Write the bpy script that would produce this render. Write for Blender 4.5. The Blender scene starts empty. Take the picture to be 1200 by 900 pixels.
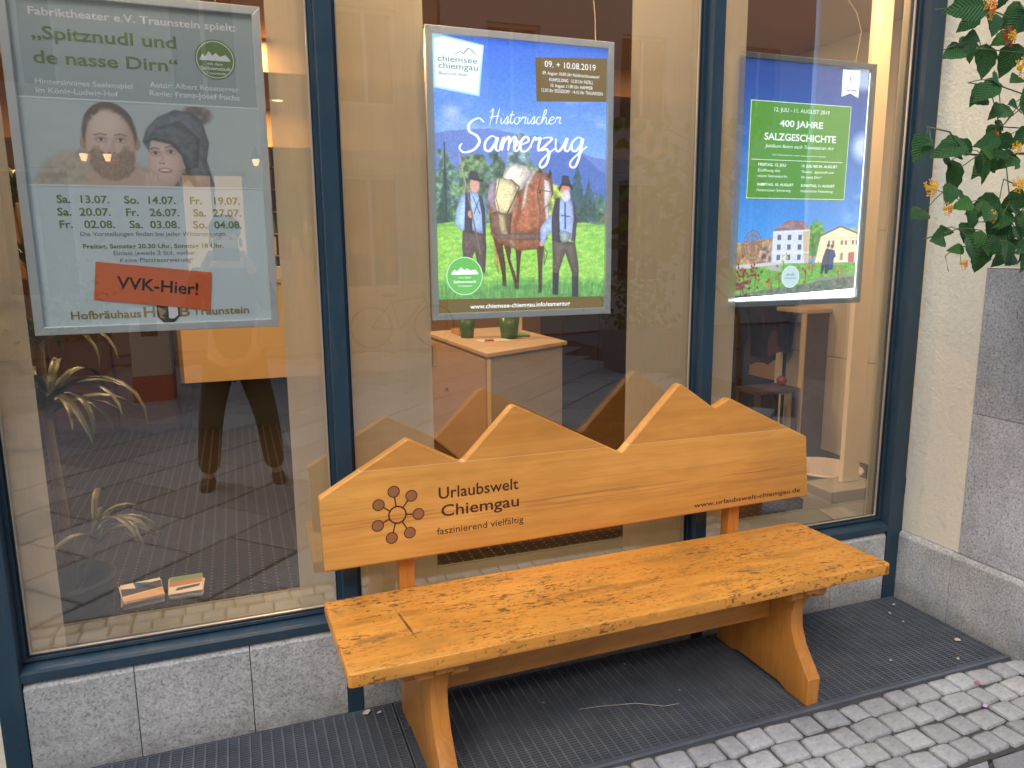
import bpy, bmesh, math, random
import numpy as np
from mathutils import Vector, Matrix, Euler
random.seed(7); rng = np.random.default_rng(5)
C = bpy.context.scene.collection
scene = bpy.context.scene
R_ = math.radians

# ------------------------------------------------------------------ camera
cam_d = bpy.data.cameras.new('camera'); cam = bpy.data.objects.new('camera', cam_d); C.objects.link(cam)
YAW, PITCH, ROLL = R_(20.19), R_(10.13), R_(-0.485)
_r = Vector((math.cos(YAW), -math.sin(YAW), 0))
_f = Vector((math.sin(YAW) * math.cos(PITCH), math.cos(YAW) * math.cos(PITCH), -math.sin(PITCH)))
_u = _r.cross(_f)
_r2 = _r * math.cos(ROLL) + _u * math.sin(ROLL); _u2 = -_r * math.sin(ROLL) + _u * math.cos(ROLL)
cam.matrix_world = Matrix(((_r2.x, _u2.x, -_f.x, -.2865), (_r2.y, _u2.y, -_f.y, -2.374), (_r2.z, _u2.z, -_f.z, 1.5485), (0, 0, 0, 1)))
cam_d.sensor_width = 36; cam_d.lens = 878.2 * 36 / 1200; cam_d.clip_start = .01; cam_d.clip_end = 500
scene.camera = cam
# ------------------------------------------------------------------ light
SUN_EL, SUN_AZ = R_(50), R_(212)          # azimuth clockwise from +Y
w = bpy.data.worlds.new('World'); scene.world = w; w.use_nodes = True
nt = w.node_tree; nt.nodes.clear()
sky = nt.nodes.new('ShaderNodeTexSky'); sky.sky_type = 'NISHITA'; sky.sun_disc = False
sky.sun_elevation = SUN_EL; sky.sun_rotation = SUN_AZ; sky.air_density = 1.0; sky.dust_density = 2.5; sky.ozone_density = 1.0
bg = nt.nodes.new('ShaderNodeBackground'); bg.inputs[1].default_value = .15
out = nt.nodes.new('ShaderNodeOutputWorld')
nt.links.new(sky.outputs[0], bg.inputs[0]); nt.links.new(bg.outputs[0], out.inputs[0])
sd = bpy.data.lights.new('sun', 'SUN'); sd.energy = 0.55; sd.angle = R_(28); sd.color = (1, .97, .93)
sun = bpy.data.objects.new('sun', sd); C.objects.link(sun)
_d = Vector((math.sin(SUN_AZ) * math.cos(SUN_EL), math.cos(SUN_AZ) * math.cos(SUN_EL), math.sin(SUN_EL)))
sun.rotation_euler = _d.to_track_quat('Z', 'Y').to_euler()
scene.view_settings.view_transform = 'Standard'; scene.view_settings.look = 'None'
scene.view_settings.exposure = 0.62; scene.view_settings.gamma = 1
scene.render.engine = 'CYCLES'
scene.cycles.use_denoising = True; scene.cycles.max_bounces = 10; scene.cycles.transparent_max_bounces = 16
scene.cycles.diffuse_bounces = 5; scene.cycles.glossy_bounces = 4

# ------------------------------------------------------------------ helpers
def S(r, g, b):                                   # sRGB 0-255 -> linear
    return tuple(((c / 255) / 12.92 if c / 255 <= .04045 else ((c / 255 + .055) / 1.055) ** 2.4) for c in (r, g, b))

class NT:
    def __init__(s, name):
        s.m = bpy.data.materials.new(name); s.m.use_nodes = True; s.t = s.m.node_tree; s.t.nodes.clear()
        s.out = s.n('ShaderNodeOutputMaterial')
    def n(s, typ, **kw):
        nd = s.t.nodes.new(typ)
        for k, v in kw.items(): setattr(nd, k, v)
        return nd
    def l(s, a, b): s.t.links.new(a, b)
    def val(s, sock, v):
        if isinstance(v, bpy.types.NodeSocket): s.l(v, sock)
        elif isinstance(v, (tuple, list)) and len(v) == 3 and sock.type == 'RGBA': sock.default_value = (*v, 1)
        elif sock.type == 'RGBA' and isinstance(v, (int, float)): sock.default_value = (v, v, v, 1)
        else: sock.default_value = v
    def coord(s, kind='Object', scale=(1, 1, 1), rot=(0, 0, 0), loc=(0, 0, 0)):
        tc = s.n('ShaderNodeTexCoord'); mp = s.n('ShaderNodeMapping')
        mp.inputs['Scale'].default_value = scale; mp.inputs['Rotation'].default_value = rot; mp.inputs['Location'].default_value = loc
        s.l(tc.outputs[kind], mp.inputs[0]); return mp.outputs[0]
    def noise(s, vec, scale, detail=4, rough=.55, dist=0, out=0):
        nd = s.n('ShaderNodeTexNoise'); s.l(vec, nd.inputs['Vector']); nd.inputs['Scale'].default_value = scale
        nd.inputs['Detail'].default_value = detail; nd.inputs['Roughness'].default_value = rough; nd.inputs['Distortion'].default_value = dist
        return nd.outputs[out]
    def vor(s, vec, scale, feature='F1', out='Distance'):
        nd = s.n('ShaderNodeTexVoronoi', feature=feature); s.l(vec, nd.inputs['Vector']); nd.inputs['Scale'].default_value = scale
        return nd.outputs[out]
    def ramp(s, fac, stops, interp='LINEAR'):
        nd = s.n('ShaderNodeValToRGB'); s.l(fac, nd.inputs[0]); cr = nd.color_ramp; cr.interpolation = interp
        while len(cr.elements) < len(stops): cr.elements.new(.5)
        for e, (p, c) in zip(cr.elements, stops):
            e.position = p; e.color = (c, c, c, 1) if isinstance(c, (int, float)) else (*c, 1)
        return nd.outputs[0]
    def mix(s, fac, a, b, mode='MIX'):
        nd = s.n('ShaderNodeMix', data_type='RGBA', blend_type=mode)
        s.val(nd.inputs[0], fac); s.val(nd.inputs[6], a); s.val(nd.inputs[7], b); return nd.outputs[2]
    def math(s, op, a, b=0.):
        nd = s.n('ShaderNodeMath', operation=op); s.val(nd.inputs[0], a); s.val(nd.inputs[1], b); return nd.outputs[0]
    def bump(s, h, strength=.3, dist=.01):
        nd = s.n('ShaderNodeBump'); s.l(h, nd.inputs['Height']); nd.inputs['Strength'].default_value = strength
        nd.inputs['Distance'].default_value = dist; return nd.outputs[0]
    def bsdf(s, col=(.5, .5, .5), rough=.5, metal=0., normal=None, spec=.5, emit=None, estr=0., **kw):
        p = s.n('ShaderNodeBsdfPrincipled'); s.val(p.inputs['Base Color'], col); s.val(p.inputs['Roughness'], rough)
        s.val(p.inputs['Metallic'], metal); p.inputs['Specular IOR Level'].default_value = spec
        if normal is not None: s.l(normal, p.inputs['Normal'])
        if emit is not None: s.val(p.inputs['Emission Color'], emit); p.inputs['Emission Strength'].default_value = estr
        for k, v in kw.items(): s.val(p.inputs[k.replace('_', ' ')], v)
        s.l(p.outputs[0], s.out.inputs[0]); return p
    def rnd(s):
        return s.n('ShaderNodeObjectInfo').outputs['Random']

def simple(name, col, rough=.5, metal=0., var=.12, nscale=30, bump=.0, **kw):
    m = NT(name); v = m.coord()
    n = m.noise(v, nscale, 4)
    c = m.mix(n, tuple(x * (1 - var) for x in col), tuple(min(1, x * (1 + var)) for x in col))
    m.bsdf(c, rough, metal, m.bump(n, bump, .005) if bump else None, **kw); return m.m

M = {}
def granite(name, base, speck=.62, scale=230, rough=.7, tone=.12, obj_rand=True):
    m = NT(name); v = m.coord()
    n1 = m.noise(v, scale, 3, .7); n2 = m.noise(v, scale * .45, 2, .6); n3 = m.noise(v, 5, 4)
    c = m.ramp(n1, [(.31, tuple(x * .22 for x in base)), (.41, tuple(x * .72 for x in base)), (.52, base), (.66, tuple(min(1, x * 1.25) for x in base))])
    c2 = m.ramp(n2, [(.36, tuple(x * .5 for x in base)), (.55, tuple(x * 1.1 for x in base))])
    c = m.mix(.2, c, c2)
    c = m.mix(1., c, m.ramp(n3, [(.3, .82), (.7, 1.1)]), 'MULTIPLY')
    st = m.noise(m.coord('Generated', scale=(3, 3, 5)), 1.3, 5, .65); c = m.mix(m.ramp(st, [(.50, 0), (.72, .35)]), c, tuple(x * .42 for x in base))
    if obj_rand:
        c = m.mix(1., c, m.ramp(m.rnd(), [(0, 1 - tone), (1, 1 + tone)]), 'MULTIPLY')
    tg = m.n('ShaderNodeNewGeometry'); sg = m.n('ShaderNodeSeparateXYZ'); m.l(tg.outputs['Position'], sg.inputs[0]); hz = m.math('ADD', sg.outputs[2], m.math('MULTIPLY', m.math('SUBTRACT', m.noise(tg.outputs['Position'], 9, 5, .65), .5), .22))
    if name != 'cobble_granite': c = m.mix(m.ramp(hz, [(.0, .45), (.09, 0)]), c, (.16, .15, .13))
    m.bsdf(c, rough, 0, m.bump(n1, .25, .002), spec=.35); return m.m
M['granite'] = granite('granite', (.52, .525, .515), scale=140)
M['granite_slab'] = granite('granite_slab', (.49, .50, .51), scale=120)
M['cobble'] = granite('cobble_granite', (.50, .51, .505), scale=120, rough=.5, tone=.2)
def paving():
    m = NT('paving_stone'); v = m.coord('Object'); n = m.noise(v, 14, 5); n2 = m.noise(v, 160, 2)
    c = m.mix(n, (.27, .275, .29), (.40, .405, .42)); c = m.mix(.25, c, m.ramp(n2, [(.35, .08), (.6, .4)]))
    c = m.mix(1., c, m.ramp(m.rnd(), [(0, .8), (1, 1.15)]), 'MULTIPLY')
    m.bsdf(c, .55, 0, m.bump(n2, .2, .002)); return m.m
M['paving'] = paving()
def plaster():
    m = NT('cream_plaster'); v = m.coord(); n = m.noise(v, 55, 6, .62); n2 = m.noise(v, 3, 4); n3 = m.noise(v, 17, 3)
    c = m.mix(n2, (.82, .76, .58), (.88, .83, .68)); c = m.mix(m.ramp(n3, [(.3, .25), (.42, 0)]), c, (.55, .52, .45))
    m.bsdf(c, .92, 0, m.bump(n, .55, .012), spec=.2); return m.m
M['plaster'] = plaster()
def painted():
    m = NT('blue_painted_metal'); v = m.coord(); n = m.noise(v, 6, 5); n2 = m.noise(v, 120, 3)
    c = m.mix(n, (.016, .043, .068), (.023, .056, .086))
    dn = m.noise(m.coord(scale=(9, 9, 2)), 1.4, 6, .7); c = m.mix(m.ramp(n2, [(.66, 0), (.74, .5)]), c, (.12, .16, .2)); c = m.mix(m.ramp(dn, [(.52, 0), (.72, .35)]), c, (.10, .115, .12))
    m.bsdf(c, m.ramp(n, [(.3, .32), (.7, .45)]), 0, m.bump(n2, .05, .001)); return m.m
M['frame'] = painted()
M['gasket'] = simple('black_gasket', (.008, .008, .009), .6)
M['bead'] = simple('aluminium_bead', (.62, .6, .56), .35, .6)
M['grating'] = simple('galvanised_steel', (.155, .175, .205), .5, .4, var=.35, nscale=12)
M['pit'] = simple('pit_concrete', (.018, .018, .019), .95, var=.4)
M['mortar'] = simple('dark_joint_sand', (.075, .071, .064), .95, var=.35, nscale=60, bump=.4)
M['alu'] = simple('brushed_aluminium', (.62, .66, .66), .38, .35, var=.05)
M['alu_dark'] = simple('grey_aluminium', (.20, .215, .22), .4, .5, var=.05)

def wood(name, c_lo, c_hi, wear=False, rough=.36, axis=0, seed=0, line=.5, glue=False):
    m = NT(name)
    sc = [34., 34., 34.]; sc[axis] = 1.4
    v = m.coord(scale=tuple(sc), loc=(seed, seed * 1.7, seed * .3))
    n = m.noise(v, 1., 6, .6, .6)
    vb = m.coord(scale=tuple(6. if i != axis else .8 for i in range(3)), loc=(seed, 3, seed))
    nb = m.noise(vb, 1., 3, .5, .4)
    # growth rings: bands across the board bent by large noise
    wv = m.math('SINE', m.math('MULTIPLY', nb, 75.)); ringf = m.ramp(wv, [(.2, 0), (1., 1)])
    base = m.mix(m.ramp(n, [(.25, 0), (.75, 1)]), c_lo, c_hi)
    c = m.mix(m.math('MULTIPLY', ringf, .28 * line * 2), base, tuple(x * .62 for x in c_lo))
    big = m.noise(m.coord(scale=(1.5, 4, 4), loc=(seed + 2, 0, 0)), 1.6, 3)
    c = m.mix(1., c, m.ramp(big, [(.3, (.86, .83, .78)), (.7, (1.1, 1.1, 1.08))]), 'MULTIPLY')
    if glue:
        tz = m.n('ShaderNodeTexCoord'); sz = m.n('ShaderNodeSeparateXYZ'); m.l(tz.outputs['Object'], sz.inputs[0]); zz = m.math('ADD', sz.outputs[2], m.math('MULTIPLY', sz.outputs[0], .012))
        c = m.mix(m.math('GREATER_THAN', zz, .872), c, m.mix(1., c, (.88, .83, .78), 'MULTIPLY')); gl_ = m.math('LESS_THAN', m.math('ABSOLUTE', m.math('SUBTRACT', zz, .872)), .0011); c = m.mix(m.math('MULTIPLY', gl_, .5), c, (.95, .62, .3))
        bz = m.ramp(m.math('ABSOLUTE', m.math('SUBTRACT', zz, .715)), [(.0, 1), (.075, 0)]); ln = m.noise(m.coord(scale=(2.2, 30, 130), loc=(3, 3, 3)), 1., 4, .6, .8)
        c = m.mix(m.math('MULTIPLY', m.math('MULTIPLY', m.ramp(ln, [(.52, 0), (.60, 1)]), bz), .55), c, (.34, .13, .035))
    rr = m.ramp(n, [(.3, rough), (.8, rough + .14)])
    if wear:
        vs = m.coord(scale=(34, 95, 60)); s1 = m.noise(vs, 1., 5, .68)
        area = m.noise(m.coord(scale=(1.6, 5.5, 3), loc=(4.3, .6, 0)), 1.7, 3, .6)
        mask = m.math('MULTIPLY', m.ramp(s1, [(.545, 0), (.605, .95)]), m.ramp(area, [(.38, .06), (.56, 1)]))
        s2 = m.noise(m.coord(scale=(60, 130, 60)), 1., 2, .5)
        mask2 = m.math('MULTIPLY', m.ramp(s2, [(.665, 0), (.71, .85)]), m.ramp(area, [(.3, .4), (.5, 1)]))
        mask = m.math('MAXIMUM', mask, mask2)
        s3 = m.noise(m.coord(scale=(35, 35, 35)), 1., 4, .7)
        for ax_, ay_, bx_, by_, wd_, st_ in MARKS:
            L_ = math.hypot(bx_ - ax_, by_ - ay_); an_ = math.atan2(by_ - ay_, bx_ - ax_)
            tc_ = m.n('ShaderNodeTexCoord'); vm_ = m.n('ShaderNodeVectorMath', operation='SUBTRACT'); m.l(tc_.outputs['Object'], vm_.inputs[0]); vm_.inputs[1].default_value = ((ax_ + bx_) / 2, (ay_ + by_) / 2, 0)
            mp_ = m.n('ShaderNodeVectorRotate', rotation_type='Z_AXIS'); m.l(vm_.outputs[0], mp_.inputs['Vector']); mp_.inputs['Angle'].default_value = -an_
            sp_ = m.n('ShaderNodeSeparateXYZ'); m.l(mp_.outputs[0], sp_.inputs[0])
            dd = m.math('ADD', m.math('POWER', m.math('ABSOLUTE', m.math('DIVIDE', sp_.outputs[0], L_ / 2)), 2.), m.math('POWER', m.math('ABSOLUTE', m.math('DIVIDE', sp_.outputs[1], wd_)), 2.))
            e_ = m.math('ADD', dd, m.math('MULTIPLY', m.math('SUBTRACT', s3, .5), 3.2)); mask = m.math('MAXIMUM', mask, m.math('MULTIPLY', m.ramp(e_, [(.25, 1), (.95, 0)]), st_))
        c = m.mix(m.math('MULTIPLY', mask, .86), c, (.07, .045, .02))
        pale = m.noise(m.coord(scale=(5, 9, 9), loc=(9, 9, 9)), 2., 5)
        c = m.mix(m.ramp(pale, [(.62, 0), (.72, .25)]), c, (.85, .50, .16))
        # darker weathered stains
        st = m.noise(m.coord(scale=(2.2, 7, 3), loc=(1, 5, 2)), 1.5, 5, .65)
        c = m.mix(m.ramp(st, [(.52, 0), (.68, .45)]), c, (.22, .15, .045))
        rr = m.mix(mask, rr, .8)
    m.bsdf(c, rr, 0, m.bump(n, .12, .002), spec=.4, Coat_Weight=.15, Coat_Roughness=.25); return m.m
MARKS = [(-.738, .11, -.716, -.12, .005, 1.), (-.915, -.075, -.72, -.053, .022, .6), (.40, -.075, .48, -.10, .008, .9), (.43, -.10, .49, -.122, .009, 1.), (-.515, -.08, -.485, -.095, .008, 1.), (-.35, -.03, .02, -.01, .016, .5), (-.10, -.04, .12, -.03, .025, .45), (.124, .078, .14, .04, .003, 1.), (.2, -.12, .38, -.13, .02, .4)]
M['seat_wood'] = wood('varnished_pine_seat', (.70, .275, .036), (.86, .40, .075), wear=True, seed=1, line=.3)
M['back_wood'] = wood('varnished_pine_backrest', (.68, .30, .058), (.84, .42, .10), seed=5, rough=.42, line=.2, glue=True)
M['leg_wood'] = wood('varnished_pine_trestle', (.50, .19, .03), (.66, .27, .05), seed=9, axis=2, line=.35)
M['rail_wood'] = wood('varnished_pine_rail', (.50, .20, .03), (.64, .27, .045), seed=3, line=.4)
M['engrave'] = simple('burnt_engraving', (.09, .022, .008), .8, var=.2)
M['engrave_fill'] = simple('recessed_brown', (.36, .145, .055), .7, var=.15)

def glass():
    m = NT('window_glass')
    lw = m.n('ShaderNodeLayerWeight'); lw.inputs['Blend'].default_value = .5
    f5 = m.math('POWER', lw.outputs['Facing'], 4.)
    fac = m.math('ADD', m.math('MULTIPLY', f5, .9), GLASS_R)
    tr = m.n('ShaderNodeBsdfTransparent'); tr.inputs[0].default_value = (.965, .975, .97, 1)
    gl = m.n('ShaderNodeBsdfGlossy'); gl.inputs['Roughness'].default_value = 0.0; gl.inputs[0].default_value = (1, 1, 1, 1)
    v = m.coord(); nz = m.noise(v, 1.3, 2); m.l(m.bump(nz, .035, .02), gl.inputs['Normal'])
    ms = m.n('ShaderNodeMixShader'); m.l(fac, ms.inputs[0]); m.l(tr.outputs[0], ms.inputs[1]); m.l(gl.outputs[0], ms.inputs[2])
    m.l(ms.outputs[0], m.out.inputs[0]); return m.m
GLASS_R = .12
M['glass'] = glass()
def sheer():
    m = NT('sheer_curtain'); v = m.coord(scale=(60, 60, 2)); n = m.noise(v, 3., 3)
    col = m.mix(n, (.54, .50, .385), (.64, .59, .46))
    df = m.n('ShaderNodeBsdfDiffuse'); m.l(col, df.inputs[0]); tl = m.n('ShaderNodeBsdfTranslucent'); m.l(col, tl.inputs[0])
    a = m.n('ShaderNodeMixShader'); a.inputs[0].default_value = .45; m.l(df.outputs[0], a.inputs[1]); m.l(tl.outputs[0], a.inputs[2])
    tr = m.n('ShaderNodeBsdfTransparent'); b = m.n('ShaderNodeMixShader'); b.inputs[0].default_value = .2
    m.l(a.outputs[0], b.inputs[1]); m.l(tr.outputs[0], b.inputs[2]); m.l(b.outputs[0], m.out.inputs[0]); return m.m
M['sheer'] = sheer()
def carpet():
    m = NT('dotted_carpet'); tc = m.n('ShaderNodeTexCoord'); sp = m.n('ShaderNodeSeparateXYZ'); m.l(tc.outputs['Object'], sp.inputs[0])
    fx = m.math('SUBTRACT', m.math('FRACT', m.math('DIVIDE', sp.outputs[0], .055)), .5)
    fy = m.math('SUBTRACT', m.math('FRACT', m.math('DIVIDE', sp.outputs[1], .036)), .5)
    d = m.math('ADD', m.math('POWER', m.math('MULTIPLY', fx, 1.5), 2.), m.math('POWER', fy, 2.))
    dot = m.math('LESS_THAN', d, .022)
    n = m.noise(m.coord(), 90, 4); base = m.mix(n, (.012, .0095, .007), (.022, .017, .012))
    m.bsdf(m.mix(m.math('MULTIPLY', dot, .7), base, (.20, .165, .12)), .95, 0, m.bump(n, .4, .003), spec=.1); return m.m
M['carpet'] = carpet()
M['room_wall'] = simple('warm_wall_paint', (.62, .38, .18), .85, var=.06, nscale=3)
M['room_wall2'] = simple('pale_wall_panel', (.62, .57, .47), .7, var=.05, nscale=3)
M['ceiling'] = simple('ceiling_paint', (.50, .30, .14), .9, var=.06, nscale=2)
M['dark_wood'] = simple('dark_brown_wood', (.075, .042, .026), .5, var=.3, nscale=9)
M['light_wood'] = simple('pale_beech_laminate', (.60, .45, .31), .5, var=.1, nscale=8)
M['grey_lam'] = simple('grey_laminate', (.42, .38, .33), .5, var=.06, nscale=8)
M['cream'] = simple('cream_laminate', (.80, .56, .27), .5, var=.04, nscale=3)
M['sill'] = simple('greenish_stone_sill', (.125, .13, .10), .45, var=.12, nscale=12)
M['black'] = simple('matt_black', (.012, .012, .012), .7)
M['steel'] = simple('steel', (.5, .5, .5), .3, .9)
M['wicker'] = simple('white_wicker', (.66, .60, .55), .7, var=.25, nscale=90, bump=.5)
M['pot_green'] = simple('green_glazed_pot', (.05, .13, .03), .3, var=.2)
M['leaf_room'] = simple('striped_houseplant_leaf', (.10, .115, .03), .45, var=.7, nscale=22)
M['stem_room'] = simple('dry_houseplant_stem', (.16, .11, .06), .8)

def link(o, parent=None):
    C.objects.link(o)
    if parent is not None: o.parent = parent
    return o
def mesh(name, verts, faces, mat=None, parent=None, smooth=False):
    me = bpy.data.meshes.new(name); me.from_pydata([tuple(v) for v in verts], [], faces); me.update()
    if smooth: me.polygons.foreach_set('use_smooth', [True] * len(me.polygons))
    o = bpy.data.objects.new(name, me)
    if mat is not None: me.materials.append(M[mat] if isinstance(mat, str) else mat)
    return link(o, parent)
def tag(o, label=None, cat=None, group=None, kind=None):
    if label: o['label'] = label
    if cat: o['category'] = cat
    if group: o['group'] = group
    if kind: o['kind'] = kind
    return o
def empty(name, loc=(0, 0, 0), label=None, cat=None, group=None, kind=None, rz=0):
    o = bpy.data.objects.new(name, None); o.location = loc; o.rotation_euler = (0, 0, rz); o.empty_display_size = .1
    C.objects.link(o); return tag(o, label, cat, group, kind)
class G:
    """collects shapes in a bmesh; build() links ONE mesh object"""
    def __init__(s): s.b = bmesh.new()
    def box(s, x0, x1, y0, y1, z0, z1, bev=0, M4=None, seg=1):
        b2 = bmesh.new()
        bmesh.ops.create_cube(b2, size=1)
        bmesh.ops.transform(b2, matrix=Matrix.Translation(((x0 + x1) / 2, (y0 + y1) / 2, (z0 + z1) / 2)) @ Matrix.Diagonal((x1 - x0, y1 - y0, z1 - z0, 1)), verts=b2.verts)
        if bev: bmesh.ops.bevel(b2, geom=b2.edges[:], offset=bev, segments=seg, affect='EDGES', profile=.5)
        if M4 is not None: bmesh.ops.transform(b2, matrix=M4, verts=b2.verts)
        s.add(b2); return s
    def add(s, b2):
        me = bpy.data.meshes.new('tmp'); b2.to_mesh(me); b2.free(); s.b.from_mesh(me); bpy.data.meshes.remove(me)
    def prism(s, pts, axis, a0, a1, bev=0, seg=2):
        """extrude a 2D outline along an axis ('y': pts=(x,z), 'x': pts=(y,z), 'z': pts=(x,y))"""
        f = {'y': lambda p, a: (p[0], a, p[1]), 'x': lambda p, a: (a, p[0], p[1]), 'z': lambda p, a: (p[0], p[1], a)}[axis]
        b2 = bmesh.new(); n = len(pts)
        v0 = [b2.verts.new(f(p, a0)) for p in pts]; v1 = [b2.verts.new(f(p, a1)) for p in pts]
        c0 = b2.faces.new(v0); c1 = b2.faces.new(v1)
        for i in range(n): b2.faces.new((v0[i], v0[(i + 1) % n], v1[(i + 1) % n], v1[i]))
        bmesh.ops.recalc_face_normals(b2, faces=b2.faces)
        if bev:
            ed = list(set(list(c0.edges) + list(c1.edges)))
            bmesh.ops.bevel(b2, geom=ed, offset=bev, segments=seg, affect='EDGES', profile=.5)
        s.add(b2); return s
    def cyl(s, p0, p1, r0, r1=None, n=16, caps=True):
        r1 = r0 if r1 is None else r1; p0 = Vector(p0); p1 = Vector(p1); d = p1 - p0
        b2 = bmesh.new(); bmesh.ops.create_cone(b2, segments=n, radius1=r0, radius2=max(r1, 1e-5), depth=d.length, cap_ends=caps)
        bmesh.ops.transform(b2, matrix=Matrix.Translation((p0 + p1) / 2) @ d.to_track_quat('Z', 'Y').to_matrix().to_4x4(), verts=b2.verts)
        s.add(b2); return s
    def sph(s, c, r, u=16, v=10):
        b2 = bmesh.new(); bmesh.ops.create_uvsphere(b2, u_segments=u, v_segments=v, radius=1)
        r = (r, r, r) if isinstance(r, (int, float)) else r
        bmesh.ops.transform(b2, matrix=Matrix.Translation(c) @ Matrix.Diagonal((*r, 1)), verts=b2.verts); s.add(b2); return s
    def tube(s, pts, r, n=6, closed=False):
        pts = [Vector(p) for p in pts]; N = len(pts); rs = r if isinstance(r, (list, tuple)) else [r] * N
        b2 = bmesh.new(); rings = []
        for i, p in enumerate(pts):
            a = pts[(i - 1) % N] if (closed or i > 0) else p; c = pts[(i + 1) % N] if (closed or i < N - 1) else p
            t = (c - a).normalized(); up = Vector((0, 0, 1)) if abs(t.z) < .9 else Vector((1, 0, 0))
            x = t.cross(up).normalized(); y = t.cross(x)
            rings.append([b2.verts.new(p + (x * math.cos(2 * math.pi * k / n) + y * math.sin(2 * math.pi * k / n)) * rs[i]) for k in range(n)])
        for i in range(N if closed else N - 1):
            A, B = rings[i], rings[(i + 1) % N]
            for k in range(n): b2.faces.new((A[k], A[(k + 1) % n], B[(k + 1) % n], B[k]))
        if not closed: b2.faces.new(rings[0]); b2.faces.new(rings[-1])
        bmesh.ops.recalc_face_normals(b2, faces=b2.faces); s.add(b2); return s
    def lathe(s, prof, c, n=20, M4=None):
        b2 = bmesh.new(); rings = []
        for r, z in prof: rings.append([b2.verts.new((c[0] + r * math.cos(2 * math.pi * k / n), c[1] + r * math.sin(2 * math.pi * k / n), c[2] + z)) for k in range(n)])
        for A, B in zip(rings, rings[1:]):
            for k in range(n): b2.faces.new((A[k], A[(k + 1) % n], B[(k + 1) % n], B[k]))
        b2.faces.new(rings[0]); bmesh.ops.recalc_face_normals(b2, faces=b2.faces)
        if M4 is not None: bmesh.ops.transform(b2, matrix=M4, verts=b2.verts)
        s.add(b2); return s
    def build(s, name, mat, parent=None, smooth=False, loc=None):
        me = bpy.data.meshes.new(name); s.b.to_mesh(me); s.b.free()
        if smooth:
            me.polygons.foreach_set('use_smooth', [True] * len(me.polygons))
        me.materials.append(M[mat] if isinstance(mat, str) else mat)
        o = bpy.data.objects.new(name, me); link(o, parent)
        if smooth == 'auto':
            try: me.set_sharp_from_angle(angle=R_(35))
            except Exception: pass
        if loc is not None: o.location = loc
        return o
def dup(o, parent=None, **kw):
    c = o.copy(); C.objects.link(c)
    if parent is not None: c.parent = parent
    for k, v in kw.items(): setattr(c, k, v)
    return c

_dg = None
def text_mesh(s, x, y, z, width, cap, mat, parent, style='n', name='lettering', rot=None, slant=0.):
    """flat print: a text outline fitted to width and capital height, facing -Y, at (x, y, z) = left end of baseline"""
    cu = bpy.data.curves.new(name, 'FONT'); cu.body = s; cu.size = 1; cu.fill_mode = 'BOTH'; cu.resolution_u = 3
    if style == 'b': cu.offset = .018
    if style == 'm': cu.offset = .010
    if style == 'i': cu.shear = .35
    o = bpy.data.objects.new(name, cu); C.objects.link(o)
    dg = bpy.context.evaluated_depsgraph_get(); dg.update()
    me = bpy.data.meshes.new_from_object(o.evaluated_get(dg)); bpy.data.objects.remove(o); bpy.data.curves.remove(cu)
    n = len(me.vertices); co = np.empty(n * 3, 'f'); me.vertices.foreach_get('co', co); co = co.reshape(-1, 3)
    x0, x1 = co[:, 0].min(), co[:, 0].max(); sx = width / (x1 - x0); sz = cap / .73
    nx = (co[:, 0] - x0) * sx; nz = co[:, 1] * sz
    a = slant
    co2 = np.stack([x + nx * math.cos(a) - nz * math.sin(a), np.full(n, y), z + nx * math.sin(a) + nz * math.cos(a)], 1)
    me.vertices.foreach_set('co', co2.astype('f').ravel()); me.materials.clear(); me.materials.append(mat); me.update()
    ob = bpy.data.objects.new(name, me); link(ob, parent); return ob
def ribbon(strokes, y, wdt, mat, parent, name='lettering'):
    """flat brush strokes in the XZ plane; strokes = lists of (x, z), smoothed"""
    b = bmesh.new()
    for st in strokes:
        P = [Vector((p[0], p[1])) for p in st]; Q = []
        for i in range(len(P) - 1):
            p0 = P[max(i - 1, 0)]; p1 = P[i]; p2 = P[i + 1]; p3 = P[min(i + 2, len(P) - 1)]
            for k in range(6):
                t = k / 6; Q.append(.5 * ((2 * p1) + (-p0 + p2) * t + (2 * p0 - 5 * p1 + 4 * p2 - p3) * t * t + (-p0 + 3 * p1 - 3 * p2 + p3) * t ** 3))
        Q.append(P[-1]); prev = None; N = len(Q)
        for i, q in enumerate(Q):
            d = (Q[min(i + 1, N - 1)] - Q[max(i - 1, 0)]); d = d.normalized() if d.length > 1e-9 else Vector((1, 0))
            nrm = Vector((-d.y, d.x)); tt = i / (N - 1); wv = wdt * (.45 + .55 * math.sin(math.pi * min(1, max(0, tt * .9 + .05)))) * (.8 + .35 * abs(d.y))
            a = b.verts.new((q.x + nrm.x * wv / 2, y, q.y + nrm.y * wv / 2)); c = b.verts.new((q.x - nrm.x * wv / 2, y, q.y - nrm.y * wv / 2))
            if prev: b.faces.new((prev[0], prev[1], c, a))
            prev = (a, c)
    me = bpy.data.meshes.new(name); b.to_mesh(me); b.free(); me.materials.append(mat)
    return link(bpy.data.objects.new(name, me), parent)
def flat(pts, y, mat, parent, name):
    return mesh(name, [(p[0], y, p[1]) for p in pts], [tuple(range(len(pts)))], mat, parent)
def disc_pts(cx, cz, r, n=32, r2=None): return [(cx + r * math.cos(2 * math.pi * k / n), cz + (r2 or r) * math.sin(2 * math.pi * k / n)) for k in range(n)]
def ring(cx, cz, r, wd, y, mat, parent, name, n=36):
    v = []; f = []
    for k in range(n):
        a = 2 * math.pi * k / n
        v += [(cx + r * math.cos(a), y, cz + r * math.sin(a)), (cx + (r - wd) * math.cos(a), y, cz + (r - wd) * math.sin(a))]
        j = (k + 1) % n; f.append((2 * k, 2 * k + 1, 2 * j + 1, 2 * j))
    return mesh(name, v, f, mat, parent)

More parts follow.
